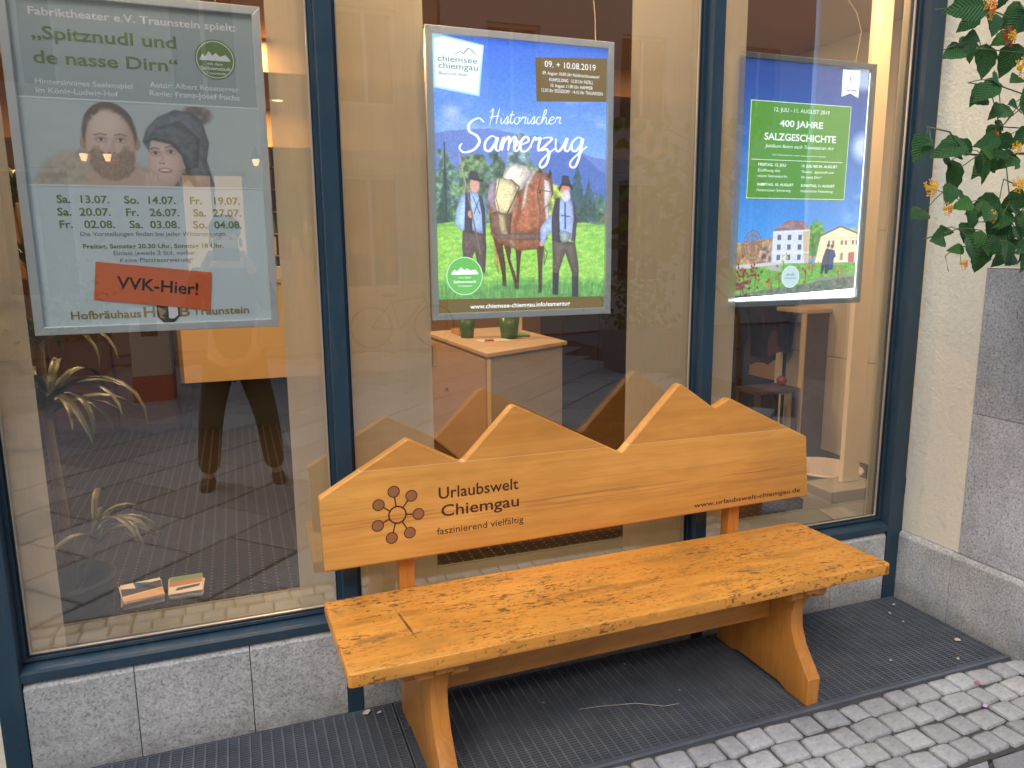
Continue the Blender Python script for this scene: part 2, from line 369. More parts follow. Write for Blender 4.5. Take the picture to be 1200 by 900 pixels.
# ================================================================== SETTING
ground = mesh('ground', [(-60, -60, -.06), (60, -60, -.06), (60, -.545, -.06), (-60, -.545, -.06)], [(0, 1, 2, 3)], 'mortar'); tag(ground, kind='structure')
# light well under the gratings
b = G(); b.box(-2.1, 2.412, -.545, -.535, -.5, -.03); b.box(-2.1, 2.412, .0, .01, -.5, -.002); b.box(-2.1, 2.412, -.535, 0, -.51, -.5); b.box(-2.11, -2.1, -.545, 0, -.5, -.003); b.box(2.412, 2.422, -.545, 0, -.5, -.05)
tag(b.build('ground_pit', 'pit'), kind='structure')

# --- steel gratings
def grating(x0, x1, label):
    t = empty('floor_grating', (x0, -.537, 0), label, 'grating', 'steel gratings over the light well')
    W, D = x1 - x0, .532
    g = G(); n = int(D / .0115)
    for i in range(1, n): yy = i * D / n; g.box(.004, W - .004, yy - .0014, yy + .0014, -.025, -.001)
    o = g.build('bearing_bars', 'grating', t); o['kind'] = 'stuff'
    g = G(); n = int(W / .0333)
    for i in range(1, n): xx = i * W / n; g.box(xx - .0026, xx + .0026, .004, D - .004, -.012, -.0002)
    o = g.build('cross_bars', 'grating', t); o['kind'] = 'stuff'
    g = G(); g.box(.0005, W - .0005, 0, .004, -.03, .0015); g.box(.0005, W - .0005, D - .004, D, -.03, .0015); g.box(.0005, .004, .004, D - .004, -.03, .001); g.box(W - .004, W - .0005, .004, D - .004, -.03, .001)
    g.build('frame', 'grating', t)
grating(-2.1, -.975, 'steel floor grating at the far left before the granite plinth')
grating(-.97, .13, 'steel floor grating left of the bench along the granite plinth')
grating(.135, 1.232, 'steel floor grating directly under the middle of the bench')
grating(1.237, 2.405, 'steel floor grating at the right, ending against the cream pillar')
b = G(); b.box(-2.1, 2.41, -.553, -.5385, -.05, .001, .0015); tag(b.build('grating_kerb', 'grating'), 'thin steel edging strip between gratings and cobblestones', 'edging strip')

# --- cobble strip and paving
base = empty('cobble_pavement', (0, -.75, 0), kind='structure')
protos = []
for k in range(10):
    bm = bmesh.new(); n = 12; out_ = []
    for sx_, sy_ in ((1, 1), (-1, 1), (-1, -1), (1, -1)):
        cc = [(1., .70), (.93, .93), (.70, 1.)]
        if sx_ * sy_ < 0: cc = cc[::-1]
        kx, ky = random.uniform(.90, 1.02), random.uniform(.90, 1.02)
        out_ += [(sx_ * a * kx * random.uniform(.98, 1.02), sy_ * b_ * ky * random.uniform(.98, 1.02)) for a, b_ in cc]
    lev = [(1., -.05), (1.0, -.007), (.972, -.0012), (.80, .0012)]
    rings_ = [[bm.verts.new((p[0] * s_ * .5, p[1] * s_ * .5, z_ + (random.uniform(-.0015, .0015) if i_ > 1 else 0))) for p in out_] for i_, (s_, z_) in enumerate(lev)]
    for A, B in zip(rings_, rings_[1:]):
        for i in range(n): bm.faces.new((A[i], A[(i + 1) % n], B[(i + 1) % n], B[i]))
    c = bm.verts.new((0, 0, .002 + random.uniform(-.001, .002)))
    for i in range(n): bm.faces.new((rings_[-1][i], rings_[-1][(i + 1) % n], c))
    me = bpy.data.meshes.new('cobblestone'); bm.to_mesh(me); bm.free(); me.materials.append(M['cobble'])
    me.polygons.foreach_set('use_smooth', [True] * len(me.polygons)); me.set_sharp_from_angle(angle=R_(50)); protos.append(me)
for row in range(4):
    x = -1.4 + random.uniform(0, .08); yc = -.605 - row * .0905
    while x < 3.3:
        wd = random.uniform(.078, .122); o = bpy.data.objects.new('cobblestone', random.choice(protos)); link(o, base)
        o.location = (x + wd / 2, yc + .75 + random.uniform(-.004, .004), random.uniform(-.006, .002)); o.scale = (wd - .003, .088 + random.uniform(-.005, .004), 1)
        o.rotation_euler = (R_(random.uniform(-1.5, 1.5)), R_(random.uniform(-2, 2)), R_(random.uniform(-4, 4)))
        x += wd
base.location = (0, -.75, 0)
mt = mesh('mortar_bed', [(-1.6, .199, -.012), (3.4, .199, -.012), (3.4, -.185, -.012), (-1.6, -.185, -.012)], [(3, 2, 1, 0)], 'mortar', base)
# slabs laid diagonally
pv = empty('street_paving', (0, -3, 0), kind='structure')
def clip(poly, y):
    r = []
    for i in range(len(poly)):
        a, b_ = poly[i], poly[(i + 1) % len(poly)]
        if a[1] <= y: r.append(a)
        if (a[1] <= y) != (b_[1] <= y): t = (y - a[1]) / (b_[1] - a[1]); r.append((a[0] + (b_[0] - a[0]) * t, y))
    return r
ang = R_(45); ca, sa = math.cos(ang), math.sin(ang); cnt = 0
cells = []
for i in range(-22, 22):
    u0 = i * .48; off = (i * .37) % .62
    for j in range(-16, 16):
        v0 = j * .62 + off
        q = [(u0 + .008, v0 + .008), (u0 + .472, v0 + .008), (u0 + .472, v0 + .612), (u0 + .008, v0 + .612)]
        q = [(a * ca - b_ * sa + .4, a * sa + b_ * ca - 3.2) for a, b_ in q]
        cx, cy = sum(p[0] for p in q) / 4, sum(p[1] for p in q) / 4
        if -4.8 < cx < 4.6 and -8.8 < cy < -.3:
            q = clip(q, -.945)
            if len(q) >= 3: cells.append((abs(cy + 1) + abs(cx) * .6, q))
cells.sort(key=lambda c_: c_[0])
for _, q in cells[:290]:
    dz = random.uniform(-.003, .001); inn = []
    cx, cy = sum(p[0] for p in q) / len(q), sum(p[1] for p in q) / len(q)
    v = [(p[0], p[1] + 3, -.04) for p in q] + [(p[0], p[1] + 3, -.006 + dz) for p in q] + [(p[0] + (cx - p[0]) * .03, p[1] + (cy - p[1]) * .03 + 3, dz) for p in q]
    n = len(q); f = [tuple(range(2 * n, 3 * n))]
    for k in range(n):
        j = (k + 1) % n; f += [(k, j, n + j, n + k), (n + k, n + j, 2 * n + j, 2 * n + k)]
    mesh('paving_slab', v, f, 'paving', pv)
jb = mesh('joint_bed', [(-5.4, 2.05, -.012), (5.2, 2.05, -.012), (5.2, -6.4, -.012), (-5.4, -6.4, -.012)], [(3, 2, 1, 0)], 'mortar', pv)
far = mesh('street', [(-60, -60, -.035), (60, -60, -.035), (60, -.94, -.035), (-60, -.94, -.035)], [(0, 1, 2, 3)], simple('worn_street_stone', (.20, .205, .21), .7, var=.3, nscale=2)); tag(far, kind='structure')

# --- right pillar
pl = empty('stone_pillar', (2.8, -.29, 0), 'cream plastered pillar with grey granite base and corner slabs, right of the window', 'pillar')
def loc_to(parent):  # children built in world coordinates
    return Vector(parent.location)
def W(o):            # keep world coordinates under a located parent
    o.matrix_parent_inverse = Matrix.Translation(-Vector(o.parent.location)); return o
def granite_x(x, y0, y1, z0, z1, cham, name='granite_block', th=.10, mat='granite'):
    """block whose face looks to -X, with a chamfered upper edge"""
    prof = [(x, z0), (x + th, z0), (x + th, z1), (x + cham, z1), (x + cham * .35, z1 - cham * .35), (x, z1 - cham * 1.1)] if cham else [(x, z0), (x + th, z0), (x + th, z1), (x, z1)]
    g = G(); g.prism(prof, 'y', y0, y1, .0015, 1); return g.build(name, mat, pl)
for a in [(2.413, -.262, .0, -.02, .312, .022), (2.413, -.578, -.264, -.02, .312, .022)]: W(granite_x(*a))
W(granite_x(2.424, -.57, -.283, .3125, .897, 0, 'granite_slab', .08, 'granite_slab'))
W(granite_x(2.424, -.57, -.283, .8995, 1.463, 0, 'granite_slab', .08, 'granite_slab'))
# front of the pillar
g = G(); g.box(2.515, 3.4, -.578, -.48, -.02, .312, .002); W(g.build('granite_block', 'granite', pl))
g = G(); g.box(2.506, 3.4, -.57, -.48, .3145, .897, .0015); W(g.build('granite_slab', 'granite_slab', pl))
g = G(); g.box(2.506, 3.4, -.57, -.48, .8995, 1.463, .0015); W(g.build('granite_slab', 'granite_slab', pl))
g = G(); g.box(2.427, 3.4, -.5695, -.001, 1.4655, 2.9); g.box(2.427, 2.5, -.281, -.001, .3125, 1.4655); g.box(2.52, 3.4, -.47, -.001, -.02, 1.465); W(g.build('plaster', 'plaster', pl))

# --- granite plinth under the windows
def plinth(xs, label):
    t = empty('granite_plinth', ((xs[0] + xs[-1]) / 2, .05, 0), label, 'low wall')
    for a, b_ in zip(xs, xs[1:]):
        g = G(); y = .004
        g.prism([(y, -.02), (.11, -.02), (.11, .311), (y + .03, .311), (y + .012, .303), (y, .288)], 'x', a + .0012, b_ - .0012, .001, 1)
        W(g.build('granite_block', 'granite', t))
plinth([-.947, -.653, -.318, -.016], 'grey granite plinth of three blocks under the left window')
plinth([.036, .37, .70, 1.03, 1.348], 'grey granite plinth behind the bench under the middle window')
plinth([1.40, 1.73, 2.05, 2.344], 'grey granite plinth beside the pillar under the right window')

# --- shop window
sw = empty('shop_window', (.7, .06, 0), 'blue metal framed shop window with three large panes', 'window')
def fbox(name, x0, x1, y0, y1, z0, z1, bev=.002, mat='frame', parent=sw):
    g = G(); g.box(x0, x1, y0, y1, z0, z1, bev); o = g.build(name, mat, parent); W(o); return o
for x0, x1 in [(-1.012, -.948), (-.015, .035), (1.349, 1.399), (2.345, 2.4262)]: fbox('post', x0, x1, 0, .12, -.02, 2.9)
panes = [(-.948, -.015), (.035, 1.349), (1.399, 2.345)]
for x0, x1 in panes:
    g = G(); g.prism([(.001, .3125), (.115, .3125), (.115, .357), (.06, .357), (.05, .352), (.012, .343), (.001, .338)], 'x', x0 + .0003, x1 - .0003, 0)
    W(g.build('bottom_rail', 'frame', sw))
    fbox('top_rail', x0 + .0003, x1 - .0003, .002, .118, 2.78, 2.898)
    g = G(); g.box(x0 + .0005, x0 + .012, .040, .0635, .357, 2.78); g.box(x1 - .012, x1 - .0005, .040, .0635, .357, 2.78); g.box(x0 + .012, x1 - .012, .042, .0635, .3572, .3675)
    W(g.build('glazing_bar', 'frame', sw))
    g = G(); g.box(x0 + .012, x0 + .0165, .05, .0642, .3675, 2.78); g.box(x1 - .0165, x1 - .012, .05, .0642, .3675, 2.78); g.box(x0 + .0165, x1 - .0165, .05, .0642, .3676, .3715)
    W(g.build('gasket', 'gasket', sw))
    g = G(); g.box(x0 + .0166, x0 + .0205, .056, .0645, .3716, 2.78); g.box(x1 - .0205, x1 - .0166, .056, .0645, .3716, 2.78); g.box(x0 + .0205, x1 - .0205, .056, .0645, .3717, .3745)
    W(g.build('glazing_bead', 'bead', sw))
    fbox('glass_pane', x0 + .001, x1 - .001, .065, .073, .358, 2.779, 0, 'glass')
# upper facade and side walls of the same house
hw = empty('house_wall', (0, .1, 0), 'cream plastered shop house wall around the windows', 'house')
for bx in [(-8, 3.4, .0, .3, 2.9, 8), (-8, -1.0125, .012, .3, -.02, 2.898), (3.402, 9, 0, .3, -.02, 8)]:
    g = G(); g.box(*bx); W(g.build('wall', 'plaster', hw))
# ================================================================== BENCH
bench = empty('bench', (.851, -.304, 0), 'orange varnished wooden bench with a mountain shaped backrest', 'bench', rz=.015)
SY0, SY1, SZ = -.225, .225, .46
g = G(); g.prism([(-.930, SY0 + .006), (-.922, SY0), (.942, SY0), (.950, SY0 + .010), (.935, SY1 - .008), (.925, SY1), (-.930, SY1), (-.935, SY1 - .004)], 'z', SZ - .042, SZ, .005, 3)
seat = g.build('seat', 'seat_wood', bench, smooth='auto')
def fillet(pts, rads, seg=5):
    o = []; n = len(pts)
    for i in range(n):
        p = Vector(pts[i]); a = Vector(pts[i - 1]) - p; c = Vector(pts[(i + 1) % n]) - p; r = rads[i]
        if r <= 0: o.append(tuple(p)); continue
        al = a.angle(c) / 2; t = min(r / math.tan(al), a.length * .45, c.length * .45); p0 = p + a.normalized() * t; p1 = p + c.normalized() * t
        for k in range(seg + 1):
            s_ = k / seg; q = (1 - s_) ** 2 * p0 + 2 * s_ * (1 - s_) * p + s_ ** 2 * p1; o.append(tuple(q))
    return o
BK = [(-.930, .572), (.950, .578), (.925, .822), (.556, 1.004), (.489, .971), (.338, 1.077), (.105, .843), (-.300, 1.051), (-.478, .873), (-.656, .970), (-.935, .810)]
BR = [.004, .006, .010, .024, .014, .022, .016, .022, .016, .016, .006]
g = G(); g.prism(fillet(BK, BR), 'y', .188, .228, .005, 3)
back = g.build('backrest', 'back_wood', bench, smooth='auto')
YF = .188
# trestles with the curved outline, their tops reaching up behind the backrest
leg_prof = [(-.232, 0), (-.236, .095), (-.205, .135), (-.165, .185), (-.140, .245), (-.137, .300), (-.152, .345), (-.178, .378), (-.205, .395), (-.208, .4175),
            (.215, .4175), (.215, .36), (.19, .33), (.175, .28), (.185, .20), (.22, .14), (.268, .09), (.270, 0), (.17, .0), (.14, .014), (-.10, .014), (-.13, 0)]
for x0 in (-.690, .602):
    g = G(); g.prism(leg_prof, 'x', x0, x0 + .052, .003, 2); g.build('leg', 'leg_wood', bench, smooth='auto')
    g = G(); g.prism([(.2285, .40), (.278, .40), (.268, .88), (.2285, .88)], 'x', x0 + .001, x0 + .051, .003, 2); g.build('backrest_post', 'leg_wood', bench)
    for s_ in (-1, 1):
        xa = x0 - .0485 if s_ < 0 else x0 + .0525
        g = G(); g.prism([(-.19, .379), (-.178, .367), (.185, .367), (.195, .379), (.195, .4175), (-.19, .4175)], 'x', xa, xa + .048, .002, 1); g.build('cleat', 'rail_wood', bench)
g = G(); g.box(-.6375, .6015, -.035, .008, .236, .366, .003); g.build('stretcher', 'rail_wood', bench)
for x0 in (-.690, .602):
    g = G(); g.box(x0 - .055, x0 - .0005, -.028, .002, .282, .345, .003); g.build('tenon', 'rail_wood', bench)
for xx in (-.664, -.48, -.2, .1, .35, .628):     # plugs in the seat
    g = G(); g.cyl((xx, .12, SZ - .0005), (xx, .12, SZ + .0004), .004, n=10); g.build('screw', 'engrave', bench) if False else g.b.free()
# writing burnt into the backrest
eng = M['engrave']; yt = YF - .0006
for s_, x_, z_, w_, c_, sl in [('Urlaubswelt', -.562, .762, .276, .040, 0), ('Chiemgau', -.555, .702, .270, .040, 0), ('www.urlaubswelt-chiemgau.de', .414, .600, .494, .0185, .0)]:
    text_mesh(s_, x_, yt, z_, w_, c_, eng, bench, 'm', slant=sl)
# small roman letters with serifs: plain outline plus tiny foot and head strokes
text_mesh('faszinierend vielfältig', -.571, yt, .642, .302, .024, eng, bench, 'n')
ring(-.698, .728, .030, .005, yt, eng, bench, 'emblem_ring')
for k in range(7):
    a = R_(90 + 8 + k * 360 / 7); cx, cz = -.698 + .068 * math.cos(a), .728 + .078 * math.sin(a)
    flat(disc_pts(cx, cz, .0175, 24), YF - .0004, M['engrave_fill'], bench, 'emblem_dot'); ring(cx, cz, .0195, .003, yt, eng, bench, 'emblem_ring', 24)
    d = Vector((math.cos(a), math.sin(a) * 1.1)).normalized(); nrm = Vector((-d.y, d.x)) * .0022; p0 = Vector((-.698, .728)) + d * .030; p1 = Vector((cx, cz)) - d * .019
    flat([tuple(p0 + nrm), tuple(p1 + nrm), tuple(p1 - nrm), tuple(p0 - nrm)], yt, eng, bench, 'emblem_line')

# ================================================================== POSTERS (pictures printed as coloured grids)
def vnoise(x, z, seed):
    xi = np.floor(x).astype(np.int64); zi = np.floor(z).astype(np.int64); fx = x - xi; fz = z - zi
    fx = fx * fx * (3 - 2 * fx); fz = fz * fz * (3 - 2 * fz)
    def h(a, b_):
        n = (a * 374761393 + b_ * 668265263 + seed * 974634777) & 0xffffffff
        n = ((n ^ (n >> 13)) * 1274126177) & 0xffffffff
        return ((n ^ (n >> 16)) & 0xffff) / 65535.
    return (h(xi, zi) * (1 - fx) + h(xi + 1, zi) * fx) * (1 - fz) + (h(xi, zi + 1) * (1 - fx) + h(xi + 1, zi + 1) * fx) * fz
def fbm(x, z, seed=0, o=4):
    s = 0; a = .5
    for k in range(o): s = s + a * vnoise(x * 2 ** k, z * 2 ** k, seed + k); a *= .5
    return s / (1 - .5 ** o)
class Print:
    def __init__(s, x0, x1, z0, z1, nx, nz):
        s.x0, s.x1, s.z0, s.z1, s.nx, s.nz = x0, x1, z0, z1, nx, nz
        s.X, s.Z = np.meshgrid(np.linspace(x0, x1, nx), np.linspace(z0, z1, nz)); s.c = np.zeros((nz, nx, 3)); s.px = (x1 - x0) / nx; s.rnd = 0.
    def put(s, m, col):
        m = np.clip(m, 0, 1)[..., None]; s.c = s.c * (1 - m) + np.asarray(col, float) * m
    def poly(s, pts, col, n=0., soft=1., a=1., rnd=None):
        rnd = s.rnd if rnd is None else rnd
        X, Z = s.X, s.Z; ins = np.zeros(X.shape, bool); d = np.full(X.shape, 9.)
        for i in range(len(pts)):
            (xa, za), (xb, zb) = pts[i - 1], pts[i]
            c = ((za > Z) != (zb > Z)) & (X < (xb - xa) * (Z - za) / ((zb - za) or 1e-9) + xa); ins ^= c
            L = (xb - xa) ** 2 + (zb - za) ** 2 or 1e-12; t = np.clip(((X - xa) * (xb - xa) + (Z - za) * (zb - za)) / L, 0, 1)
            d = np.minimum(d, np.hypot(X - xa - t * (xb - xa), Z - za - t * (zb - za)))
        m = np.clip(np.where(ins, d, -d) / (s.px * soft) + .5, 0, 1) * a
        col = np.asarray(col, float)
        if n: col = col * (1 + n * 1.3 * (fbm(X * 90, Z * 90, 3)[..., None] - .5) * 2)
        if rnd: 
            gx = np.clip((X - X[ins].mean()) / (X[ins].std() + 1e-6), -2, 2) if ins.any() else 0
            col = col * ((1 - rnd) + rnd * 1.35 * np.clip(d / (s.px * 9), 0, 1) ** .6 + .10 * -gx * rnd * 2 + (fbm(X * 140, Z * 70, 61) - .5) * .35 * rnd * 2)[..., None]
        s.put(m, col)
    def ell(s, cx, cz, rx, rz, col, soft=.15, a=1., n=0.):
        r = np.hypot((s.X - cx) / rx, (s.Z - cz) / rz); m = np.clip((1 - r) / soft + .5, 0, 1) * a
        col = np.asarray(col, float)
        if n: col = col * (1 + n * (fbm(s.X * 90, s.Z * 90, 5)[..., None] - .5) * 2)
        s.put(m, col)
    def line(s, pts, wd, col, a=1.):
        d = np.full(s.X.shape, 9.)
        for (xa, za), (xb, zb) in zip(pts, pts[1:]):
            L = (xb - xa) ** 2 + (zb - za) ** 2 or 1e-12; t = np.clip(((s.X - xa) * (xb - xa) + (s.Z - za) * (zb - za)) / L, 0, 1)
            d = np.minimum(d, np.hypot(s.X - xa - t * (xb - xa), s.Z - za - t * (zb - za)))
        s.put(np.clip((wd / 2 - d) / s.px + .5, 0, 1) * a, col)
    def build(s, name, y, mat, parent):
        nx, nz = s.nx, s.nz; co = np.stack([s.X, np.full(s.X.shape, y), s.Z], -1).reshape(-1, 3)
        i, j = np.meshgrid(np.arange(nx - 1), np.arange(nz - 1)); a = (j * nx + i).ravel(); q = np.stack([a, a + 1, a + nx + 1, a + nx], 1)
        me = bpy.data.meshes.new(name); me.vertices.add(len(co)); me.vertices.foreach_set('co', co.astype('f').ravel())
        me.loops.add(q.size); me.loops.foreach_set('vertex_index', q.ravel().astype('i')); me.polygons.add(len(q))
        me.polygons.foreach_set('loop_start', (np.arange(len(q)) * 4).astype('i')); me.update(calc_edges=True)
        at = me.color_attributes.new('Print', 'FLOAT_COLOR', 'POINT'); c = np.clip(s.c, 0, 255) / 255
        c = np.where(c <= .04045, c / 12.92, ((c + .055) / 1.055) ** 2.4).reshape(-1, 3)
        at.data.foreach_set('color', np.concatenate([c, np.ones((len(c), 1))], 1).astype('f').ravel()); me.materials.append(mat)
        return W(link(bpy.data.objects.new(name, me), parent))
def print_mat(name, estr, rough=.25, dim=1.):
    m = NT(name); a = m.n('ShaderNodeAttribute', attribute_name='Print'); col = a.outputs['Color']
    if dim != 1: col = m.mix(1., col, (dim,) * 3, 'MULTIPLY')
    m.bsdf(col, rough, 0, emit=col if estr else None, estr=estr, spec=.3); return m.m
def ink(name, col, estr=0., rough=.4):
    m = NT(name); m.bsdf(col, rough, 0, emit=col if estr else None, estr=estr, spec=.3); return m.m
ES = .68
PM = print_mat('backlit_print', ES); PM3 = print_mat('backlit_print_blue', ES * .95); PD = print_mat('paper_print', 0)
I = dict(white=ink('white_ink', (.80, .82, .82)), green=ink('olive_ink', (.20, .27, .12)), grey=ink('grey_ink', (.22, .24, .24)), black=ink('black_ink', (.02, .02, .025)),
         gold=ink('gold_ink', (.33, .25, .09)), lit=ink('lit_white_ink', (.85, .88, .9), ES), teal=ink('lit_teal_ink', S(50, 95, 105), ES), navy=ink('lit_navy_ink', S(40, 70, 120), ES),
         brown=ink('lit_brown_ink', S(112, 94, 56), ES), litgreen=ink('lit_green_ink', S(92, 146, 66), ES), glow=ink('lamp_edge', (.85, .95, 1.), 3.5), paleblue=ink('lit_pale_blue_ink', S(170, 215, 230), ES),
         orange=ink('orange_paper', (.72, .16, .055)), olive=ink('olive_fill', (.20, .29, .12)))
def poster(x0, x1, z0, z1, label, fw, mat, backz=.03):
    t = empty('poster_frame', ((x0 + x1) / 2, .135, (z0 + z1) / 2), label, 'poster')
    for pts in ([(x0, z0), (x1, z0), (x1 - fw, z0 + fw), (x0 + fw, z0 + fw)], [(x0, z1), (x1, z1), (x1 - fw, z1 - fw), (x0 + fw, z1 - fw)],
                [(x0, z0), (x0, z1), (x0 + fw, z1 - fw), (x0 + fw, z0 + fw)], [(x1, z0), (x1, z1), (x1 - fw, z1 - fw), (x1 - fw, z0 + fw)]):
        g = G(); g.prism(pts, 'y', .108, .124, .0022, 2); W(g.build('frame_side', mat, t))
    g = G(); g.box(x0 + .004, x1 - .004, .1235, .1235 + backz, z0 + .004, z1 - .004); W(g.build('back_panel', 'alu_dark', t))
    return t
def put_text(rows, t, y, skip=()):
    for s_, x, z, w_, h, c, st in rows: W(text_mesh(s_, x, y, z, w_, h, I[c], t, st))

# ---- poster 1, printed paper
p1 = poster(-.830, -.158, 1.317, 2.262, 'unlit pale theatre poster with portrait of man and woman, orange sticker', .024, 'alu')
def paper():
    m = NT('pale_blue_paper'); v = m.coord(); n = m.noise(v, 3, 3); m.bsdf(m.mix(n, (.60, .70, .725), (.66, .76, .78)), .35, 0, spec=.4); return m.m
W(flat([(-.812, 1.335), (-.176, 1.335), (-.176, 2.244), (-.812, 2.244)], .1215, paper(), p1, 'paper_sheet'))
W(flat([(-.811, 1.975), (-.177, 1.975), (-.177, 2.243), (-.811, 2.243)], .1211, simple('grey_header_print', (.40, .47, .475), .35, var=.08, nscale=4), p1, 'header_print'))
P = Print(-.806, -.179, 1.742, 1.972, 300, 112)
X, Z = P.X, P.Z
P.c[:] = (178, 190, 190); P.put(np.clip((fbm(X * 8, Z * 30, 2) - .45) * 2, 0, 1) * .35, (205, 210, 206))
fur = fbm(X * 120, Z * 120, 9)
P.poly([(-.79, 1.742), (-.76, 1.80), (-.72, 1.83), (-.64, 1.84), (-.53, 1.81), (-.49, 1.79), (-.46, 1.742)], (176, 158, 138), n=.14, soft=9)
P.poly([(-.66, 1.742), (-.635, 1.80), (-.53, 1.80), (-.50, 1.742)], (196, 156, 138), soft=5)
def shade(cx, cz, rx, rz, base, lo, soft=.10, ry=.0):
    dx, dz = (X - cx) / rx, (Z - cz) / rz; r = np.hypot(dx, dz); m = np.clip((1 - r) / soft + .5, 0, 1)
    k = np.clip(1 - r ** 2.2 * .55 + .16 * -dx + .10 * dz, 0, 1.15)[..., None]; k = k * (1 + .10 * (fbm(X * 150, Z * 150, 71)[..., None] - .5))
    P.put(m, np.array(lo) * (1 - k) + np.array(base) * k)
def eye(cx, cz, w_, col=(64, 56, 52)):
    P.ell(cx, cz + .001, w_ * 1.5, w_ * .95, (150, 112, 100), .9, .6); P.ell(cx, cz, w_, w_ * .42, (222, 214, 208), .35); P.ell(cx, cz, w_ * .42, w_ * .42, col, .4); P.line([(cx - w_, cz + w_ * .1), (cx, cz + w_ * .5), (cx + w_, cz + w_ * .1)], .002, (70, 52, 48), .85)
fb = fbm(X * 120, Z * 120, 15)
shade(-.656, 1.862, .010, .020, (206, 160, 142), (150, 104, 90)); shade(-.522, 1.862, .010, .020, (190, 146, 130), (140, 98, 86))
shade(-.589, 1.884, .070, .082, (92, 78, 70), (58, 48, 44)); shade(-.589, 1.852, .0645, .098, (232, 192, 172), (164, 118, 102))
P.ell(-.594, 1.918, .042, .034, (240, 206, 188), .9, .75)
P.put(np.clip((1 - np.hypot((X + .589) / .072, (Z - 1.888) / .086)) * 30, 0, 1) * np.clip((Z - 1.915 - .9 * (X + .589) ** 2 * 0) * 60, 0, 1) * np.clip((np.hypot((X + .592) / .052, (Z - 1.885) / .064) - 1 + (fb - .5) * .5) * 8, 0, 1), (86, 70, 62))
beard = np.clip((1 - np.hypot((X + .588) /   .063, (Z - 1.812) / .058)) * 9 + (fb - .5) * 2.2, 0, 1) * np.clip((1.846 - Z + np.abs(X + .588) * .55) * 60, 0, 1)
beard *= 1 - np.clip((1 - np.hypot((X + .588) / .034, (Z - 1.856) / .030)) * 6, 0, 1)
P.put(beard * .8, np.array((124, 98, 82)) * (.55 + .9 * fbm(X * 260, Z * 160, 17)[..., None]))
P.ell(-.588, 1.809, .019, .0055, (186, 124, 114), .5); P.line([(-.607, 1.8095), (-.588, 1.808), (-.569, 1.8095)], .0018, (96, 56, 52), .8); P.ell(-.588, 1.797, .020, .004, (150, 110, 96), .8, .5)
eye(-.612, 1.869, .0105); eye(-.562, 1.869, .0105)
P.line([(-.629, 1.881), (-.612, 1.886), (-.598, 1.882)], .0042, (110, 84, 72), .75); P.line([(-.576, 1.882), (-.562, 1.886), (-.545, 1.881)], .0042, (110, 84, 72), .75)
P.ell(-.582, 1.852, .006, .022, (188, 142, 124), .9, .55); P.ell(-.588, 1.838, .012, .008, (214, 162, 144), .8, .7); P.ell(-.595, 1.833, .0035, .002, (96, 62, 56), .6); P.ell(-.581, 1.833, .0035, .002, (96, 62, 56), .6)
P.ell(-.618, 1.848, .014, .010, (236, 178, 158), 1., .4); P.ell(-.556, 1.848, .014, .010, (220, 164, 146), 1., .4)
# woman with the hood
P.poly([(-.44, 1.742), (-.47, 1.79), (-.42, 1.80), (-.34, 1.78), (-.33, 1.742)], (128, 108, 102), n=.5, soft=5)
P.ell(-.352, 1.948, .040, .028, (104, 84, 80), .4, .85, n=.5)
P.rnd = .3
P.poly([(-.505, 1.868), (-.492, 1.905), (-.46, 1.938), (-.412, 1.960), (-.37, 1.955), (-.340, 1.93), (-.325, 1.87), (-.335, 1.82), (-.318, 1.745), (-.375, 1.742), (-.39, 1.79), (-.41, 1.83), (-.45, 1.885), (-.485, 1.872), (-.488, 1.835)], (88, 92, 102), n=.2, soft=2)
P.rnd = 0
shade(-.448, 1.812, .047, .071, (238, 198, 182), (168, 122, 110))
P.poly([(-.500, 1.862), (-.47, 1.905), (-.40, 1.93), (-.35, 1.88), (-.36, 1.80), (-.392, 1.79), (-.402, 1.83), (-.43, 1.862), (-.478, 1.872)], (78, 82, 90), n=.25, soft=2, rnd=.3)
P.line([(-.497, 1.866), (-.475, 1.878), (-.43, 1.868), (-.402, 1.835), (-.392, 1.79)], .004, (40, 46, 58), .9); P.line([(-.48, 1.90), (-.43, 1.905), (-.37, 1.885)], .004, (96, 104, 122), .6)
P.line([(-.392, 1.79), (-.385, 1.765), (-.37, 1.745)], .012, (66, 52, 48), .85)
eye(-.473, 1.836, .0098, (44, 36, 34)); eye(-.432, 1.841, .0105, (44, 36, 34))
P.line([(-.487, 1.847), (-.474, 1.852), (-.463, 1.849)], .0028, (70, 52, 48), .85); P.line([(-.446, 1.853), (-.431, 1.858), (-.417, 1.852)], .0028, (70, 52, 48), .85)
P.ell(-.456, 1.822, .005, .016, (200, 150, 134), .9, .5); P.ell(-.459, 1.812, .009, .006, (224, 172, 156), .8, .6); P.ell(-.463, 1.808, .003, .0018, (110, 66, 62), .6); P.ell(-.454, 1.808, .003, .0018, (110, 66, 62), .6)
P.ell(-.451, 1.788, .019, .0075, (186, 96, 98), .4); P.ell(-.451, 1.789, .014, .0032, (240, 232, 226), .4)
P.ell(-.425, 1.815, .014, .012, (240, 176, 164), 1., .5); P.ell(-.480, 1.815, .008, .012, (238, 176, 162), 1., .4)
for fx in (-.500, -.489, -.478): shade(fx, 1.768 - (fx + .489) ** 2 * 60, .0065, .024, (226, 184, 168), (160, 118, 106))
P.ell(-.488, 1.748, .022, .012, (214, 172, 156), .4)
P.c = P.c * .74 + np.array((214, 224, 222)) * .28
P.build('portrait_print', .1208, PD, p1)
wl = ink('pale_line', (.80, .84, .84))
for z_ in (1.9735, 1.738): W(flat([(-.808, z_), (-.178, z_), (-.178, z_ + .004), (-.808, z_ + .004)], .1204, wl, p1, 'printed_line'))
